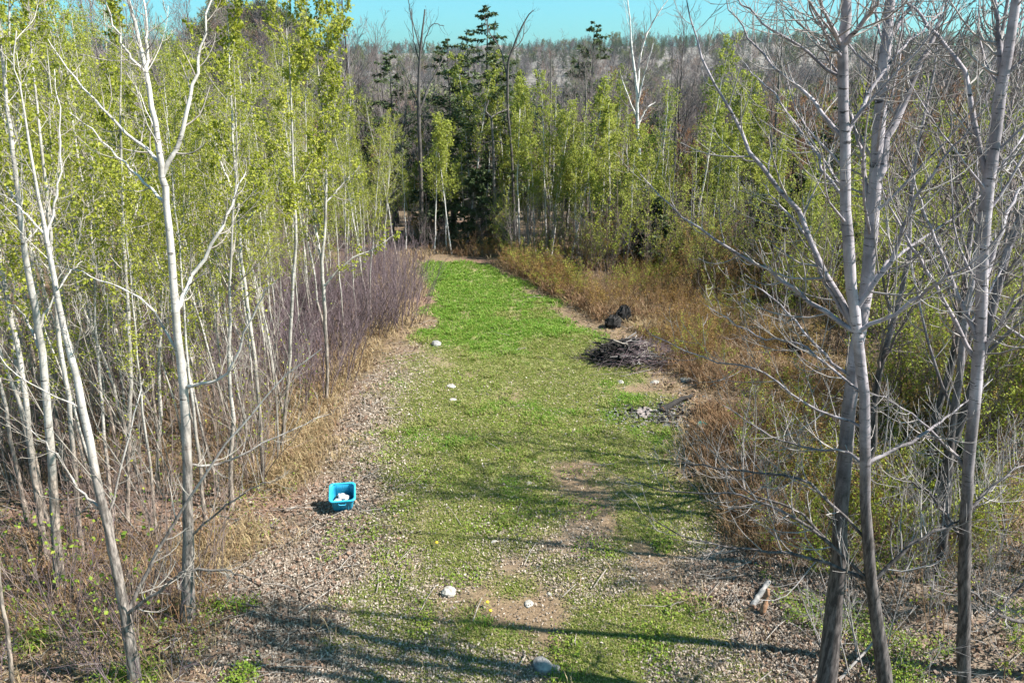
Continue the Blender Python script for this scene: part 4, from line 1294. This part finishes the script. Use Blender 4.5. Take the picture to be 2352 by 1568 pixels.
def crumple(cx_, cy_, cz_, r, m_, label, cat, name, seed):
    g = np.random.default_rng(seed)
    U, W_ = 12, 8
    Pn = []
    for i in range(W_):
        th = PI * i / (W_ - 1)
        for j in range(U):
            ph = 2 * PI * j / U
            k_ = r * (.72 + .5 * g.random())
            Pn.append([math.sin(th) * math.cos(ph) * k_, math.sin(th) * math.sin(ph) * k_, math.cos(th) * k_ * .6])
    Fq_ = [[i * U + (j + 1) % U, i * U + j, (i + 1) * U + j, (i + 1) * U + (j + 1) % U] for i in range(W_ - 1) for j in range(U)]
    o = MB().raw(np.array(Pn), np.array(Fq_)).build(name, M[m_], None, False)
    mw = bn.matrix_basis
    o.location = mw @ Vector((cx_, cy_, cz_))
    return tag(o, label, cat)


bpy.context.view_layer.update()
crumple(-.02, .03, .25, .08, 'paper', 'crumpled white paper ball in the middle of the blue bin', 'paper', 'paper_wad', 1)
crumple(.07, -.02, .24, .075, 'paper', 'smaller crumpled white paper near the shaded side of the blue bin', 'paper', 'paper_wad', 2)
crumple(-.09, -.06, .21, .08, 'paper', 'white paper wad at the front left inside the blue bin', 'paper', 'paper_wad', 3)
crumple(.06, -.07, .13, .10, 'trash', 'dark crumpled rubbish under the white paper in the blue bin', 'rubbish', 'rubbish_bag', 4)
crumple(-.06, .09, .12, .10, 'trash', 'dark rubbish at the back of the blue bin', 'rubbish', 'rubbish_bag', 5)


def lump(name, px, py, w, d, h, m_, label, cat, seed, rough=.35):
    g = np.random.default_rng(seed)
    p_ = gpt(px, py)
    U, W_ = 16, 9
    Pn = []
    for i in range(W_):
        th = PI * i / (W_ - 1)
        for j in range(U):
            ph = 2 * PI * j / U
            k_ = 1 - rough * .5 + rough * g.random()
            Pn.append([math.sin(th) * math.cos(ph) * w / 2 * k_, math.sin(th) * math.sin(ph) * d / 2 * k_, h * .35 + math.cos(th) * h * .65 * k_])
    Fq_ = [[i * U + (j + 1) % U, i * U + j, (i + 1) * U + j, (i + 1) * U + (j + 1) % U] for i in range(W_ - 1) for j in range(U)]
    root = thing(name, label, cat, p_)
    MB().raw(np.array(Pn), np.array(Fq_)).build('stump_body', M[m_], root, False)
    n = 9
    a_ = g.random(n) * 2 * PI; el = g.random(n) * 1.1
    P_ = np.empty((n, 4, 3)); P_[:, 0] = np.array([0, 0, h * .45])
    dd = np.stack([np.cos(a_) * np.cos(el), np.sin(a_) * np.cos(el), np.sin(el)], 1)
    for k in range(1, 4):
        P_[:, k] = P_[:, k - 1] + dd * w * .27
        dd = unit(dd + g.normal(size=dd.shape) * .3 + np.array([0, 0, -.15]))
    for k in range(n):
        MB().tubes(P_[k:k + 1], np.array([[.05, .035, .022, .01]]) * w, 5).build('root', M[m_], root)
    return root


lump('charred_stump', 1408, 754, .55, .5, .42, 'char', 'black charred root stump at the brush edge, lower left of the two', 'stump', 81)
lump('charred_stump', 1432, 742, .55, .5, .6, 'char', 'black charred root stump at the brush edge, upper right of the two', 'stump', 82)
lump('charred_stump', 1822, 812, .6, .5, .5, 'char', 'dark charred stump in the brush left of the nearest poplar', 'stump', 83)

# brush pile: sticks one by one over a tangle, black charred wood on the lane side
c0 = gpt(1455, 826)
bp_ = thing('brush_pile', 'low heap of grey sticks and black charred branches at the right edge of the lane', 'brush pile', c0)
g = np.random.default_rng(88)


def pile_line(n, L0, L1, sx, sy, h, npt=4, bias=0.0):
    a_ = g.normal(size=n) * .7 + np.where(g.random(n) < .5, 0, PI) + .5
    cx_, cy_ = g.normal(size=n) * sx + bias, g.normal(size=n) * sy
    hh = h * np.exp(-(((cx_ - bias) / sx / 1.6) ** 2 + (cy_ / sy / 1.6) ** 2)) * (.3 + .7 * g.random(n)) + .03
    L = L0 + (L1 - L0) * g.random(n)
    el = g.normal(size=n) * .25
    P_ = np.empty((n, npt, 3))
    for k in range(npt):
        t = k / (npt - 1) - .5
        P_[:, k] = np.stack([cx_ + np.cos(a_) * L * t, cy_ + np.sin(a_) * L * t, np.maximum(.015, hh + np.sin(el) * L * t)], 1) + g.normal(size=(n, 3)) * .045
    P_[..., 2] = np.maximum(P_[..., 2], .012)
    return P_


P = pile_line(40, .6, 1.5, .42, .36, .6, 5)
for k in range(len(P)):
    r_ = .012 + .02 * g.random()
    st = MB().tubes(P[k:k + 1], np.array([np.linspace(1, .5, 5) * r_ * .8]), 5).build('stick', M['stick'] if k % 3 else M['poplar_twig'], bp_)
P = pile_line(55, .4, 1.3, .36, .30, .6, 4, -.42)
for k in range(len(P)):
    r_ = .018 + .03 * g.random()
    MB().tubes(P[k:k + 1], np.array([np.linspace(1, .5, 4) * r_]), 5).build('charred_stick', M['char'], bp_)
P = pile_line(500, .3, 1.1, .75, .55, .55, 3, .25)
MB().tubes(P, np.full((len(P), 3), .005), 3).build('twig_tangle', M['thicket'], bp_)['kind'] = 'stuff'
P = pile_line(420, .2, .9, .42, .36, .5, 3, -.42)
MB().tubes(P, np.full((len(P), 3), .009), 3).build('charred_tangle', M['char'], bp_)['kind'] = 'stuff'


def log(name, label, cat, A, Bp, r0, r1, m_, seed, lift=0.0, kids=()):
    g_ = np.random.default_rng(seed)
    a_, b_ = gpt(*A), gpt(*Bp)
    root = thing(name, label, cat, a_)
    pts_ = np.array([[0, 0, r0 * .7], *((b_ - a_) * t + np.array([0, 0, r0 * .7 + lift * t]) for t in (.33, .66, 1.0))])
    Ln_ = smooth_line(pts_, 10, g_, r0 * .25)
    MB().tubes(Ln_[None], np.linspace(r0, r1, 10)[None], 9, 0, .25, g_).build('bark', M[m_], root)
    for e_, s_ in ((Ln_[0], r0 * .9), (Ln_[-1], r1 * .9)):
        dv = unit(Ln_[1] - Ln_[0]) if s_ == r0 * .9 else unit(Ln_[-1] - Ln_[-2])
        MB().tubes(np.array([[e_ - dv * .01, e_ + dv * .012, e_ + dv * .014]]) if s_ != r0 * .9 else np.array([[e_ + dv * .01, e_ - dv * .012, e_ - dv * .014]]),
                   np.array([[s_, s_, .001]]), 9).build('cut_end', M['rot'], root)
    return root


log('fallen_log', 'grey broken log end lying on the leaves at the right corner of the lane', 'log', (1728, 1396), (1764, 1348), .05, .04, 'greystone', 91, .10)
log('rotten_stump', 'short upright rotten brown stump right beside the grey broken log', 'stump', (1752, 1412), (1756, 1404), .055, .03, 'rot', 92, .40)
log('fallen_branch', 'pale barkless branch leaning on the foot of the nearest right hand poplar', 'branch', (1925, 1566), (2012, 1500), .022, .014, 'poplar_twig', 93, .35)
log('charred_log', 'blackened log lying behind the ash patch at the right of the lane', 'log', (1520, 948), (1590, 915), .09, .05, 'char', 94, .05)
log('fallen_branch', 'thin pale branch lying on the grass under the brush pile', 'branch', (1425, 868), (1500, 852), .014, .008, 'stick', 95, .05)
log('fallen_branch', 'crooked brown stick lying across the leaf floor under the wide forked poplar', 'branch', (470, 1372), (600, 1412), .025, .012, 'maple', 97, .15)

# ash patch with a flat slab
x = []; y = []
c1 = gpt(1500, 955)
g = np.random.default_rng(99)
n = 900
ax_, ay_ = c1[0] + g.normal(size=n) * .75, c1[1] + g.normal(size=n) * .55
MB().quads(flat_leaves(ax_, ay_, g, np.full(n, .09), .03, .3, .4)).build('ash_patch', M['ash'], None, False)
tag(bpy.data.objects['ash_patch'], 'grey ash and burnt chips spread at the right edge of the lane', 'ash', None, 'stuff')
n = 260
MB().quads(flat_leaves(c1[0] + .4 + g.normal(size=n) * .7, c1[1] + g.normal(size=n) * .4, g, np.full(n, .12), .05, .5, .6)).build('char_chips', M['char'], None, False)
tag(bpy.data.objects['char_chips'], 'black charred chips among the grey ash', 'charcoal', None, 'stuff')
stone(1482, 950, 52, 20, 'flat pinkish grey slab lying at the edge of the ash patch', 'slab', .10, 20, 'stone_slab')
# small green pot
p = gpt(1606, 992)
pot = thing('plant_pot', 'small teal green plastic pot lost in the brush right of the ash patch', 'pot', p)
pot.rotation_euler = (.3, .25, 0)
M['teal'] = plain('teal_plastic', (.01, .13, .11), (.02, .19, .16), 8, .5)
aa = np.arange(16) * 2 * PI / 16
rings = [np.stack([np.cos(aa) * r_, np.sin(aa) * r_, np.full(16, z_)], 1) for r_, z_ in ((.005, .001), (.09, 0), (.12, .22), (.135, .22), (.135, .25), (.12, .25), (.085, .02), (.004, .021))]
Vb, Fb = skin(rings)
MB().raw(Vb, Fb).build('pot_body', M['teal'], pot)

# dandelions dotted on the near lane
for k, (px, py) in enumerate([(1118, 1392), (1125, 1412), (1002, 1258)]):
    p = gpt(px, py)
    d_ = thing('dandelion', 'small yellow dandelion flower in the near grass of the lane', 'flower', p, 'yellow dandelions in the near grass')
    MB().tubes(np.array([[[0, 0, -.01], [.005, 0, .05], [.01, 0, .10]]]), np.full((1, 3), .004), 5).build('stem', M['weed'], d_)
    rr_ = [np.stack([.01 + np.cos(aa) * q_, np.sin(aa) * q_, np.full(16, z_)], 1) for q_, z_ in ((.004, .095), (.03, .105), (.026, .118), (.002, .122))]
    Vb, Fb = skin(rr_)
    MB().raw(Vb, Fb).build('flower_head', M['dandelion'], d_)

# ------------------------------------------------------------------ air
hz = MB()
hx, hy0, hy1, h0, h1 = 4700, -330, 5300, float(V[:, 2].min()) - 1.0, float(max(V[:, 2].max(), 0)) + 22
cv = np.array([[-hx, hy0, h0], [hx, hy0, h0], [hx, hy1, h0], [-hx, hy1, h0], [-hx, hy0, h1], [hx, hy0, h1], [hx, hy1, h1], [-hx, hy1, h1]])
hz.raw(cv, [[3, 2, 1, 0], [4, 5, 6, 7], [0, 1, 5, 4], [1, 2, 6, 5], [2, 3, 7, 6], [3, 0, 4, 7]])
hm = bpy.data.materials.new('air'); hm.use_nodes = True
hn = hm.node_tree.nodes; hn.clear()
ho = hn.new('ShaderNodeOutputMaterial'); hv = hn.new('ShaderNodeVolumePrincipled')
hv.inputs['Color'].default_value = (.80, .88, 1.0, 1); hv.inputs['Density'].default_value = .00006; hv.inputs['Anisotropy'].default_value = .2
hm.node_tree.links.new(hv.outputs[0], ho.inputs['Volume'])
tag(hz.build('haze', hm, None, False), 'thin bluish haze over the far slopes', 'haze', None, 'stuff')

# ------------------------------------------------------------------ descriptions of the many trees and shrubs, by where they stand
MARKS = [(-9000, ''), (0, 'left edge'), (305, 'leaning poplar'), (430, 'forked poplar'), (605, 'edge aspen'), (788, 'blue bin'), (968, 'dead tree'), (1118, 'tallest conifer'),
         (1300, 'snapped stem'), (1480, 'white birch'), (1800, 'leaning tree'), (2000, 'nearest poplar'), (2200, 'forking poplar'), (2352, 'right edge'), (9000, '')]
ONES = 'first second third fourth fifth sixth seventh eighth ninth tenth eleventh twelfth thirteenth fourteenth fifteenth sixteenth seventeenth eighteenth nineteenth'.split()
TENS = {2: 'twent', 3: 'thirt', 4: 'fort', 5: 'fift', 6: 'sixt', 7: 'sevent'}


def ordinal(k):
    if k < 20:
        return ONES[k - 1]
    t, u_ = divmod(k, 10)
    return TENS[t] + 'ieth' if u_ == 0 else TENS[t] + 'y-' + ONES[u_ - 1]


cells = {}
for o, noun in REG:
    if len(noun.split()) > 4:
        continue
    X, Yp, Zp = o.location
    dep = Yp * math.cos(PITCH) + (CAM_Z - Zp) * math.sin(PITCH)
    px = 1176 + X / dep * FPX
    j = max(i for i in range(len(MARKS) - 1) if px >= MARKS[i][0])
    cells.setdefault((noun, j), []).append((Yp, o))
for (noun, j), lst in cells.items():
    A_, B_ = MARKS[j][1], MARKS[j + 1][1]
    where = 'between the %s and the %s' % (A_, B_) if A_ and B_ else ('beyond the left edge of the view' if not A_ else 'beyond the right edge of the view')
    for k, (_, o) in enumerate(sorted(lst, key=lambda t: t[0])):
        o['label'] = '%s %s from the front, %s' % (ordinal(k + 1), noun, where)
for o in COL.objects:                                   # parts too fine to pick apart singly
    if o.parent is not None and o.name.split('.')[0] in ('twigs', 'foliage', 'needles', 'buds', 'branches', 'stems', 'catkins'):
        o['kind'] = 'stuff'

# ------------------------------------------------------------------ names that still lack a description (unused prototypes) are dropped
for o in list(COL.objects):
    if o.parent is None and o.type == 'EMPTY' and not o.get('label'):
        for ch in list(o.children):
            bpy.data.objects.remove(ch)
        bpy.data.objects.remove(o)
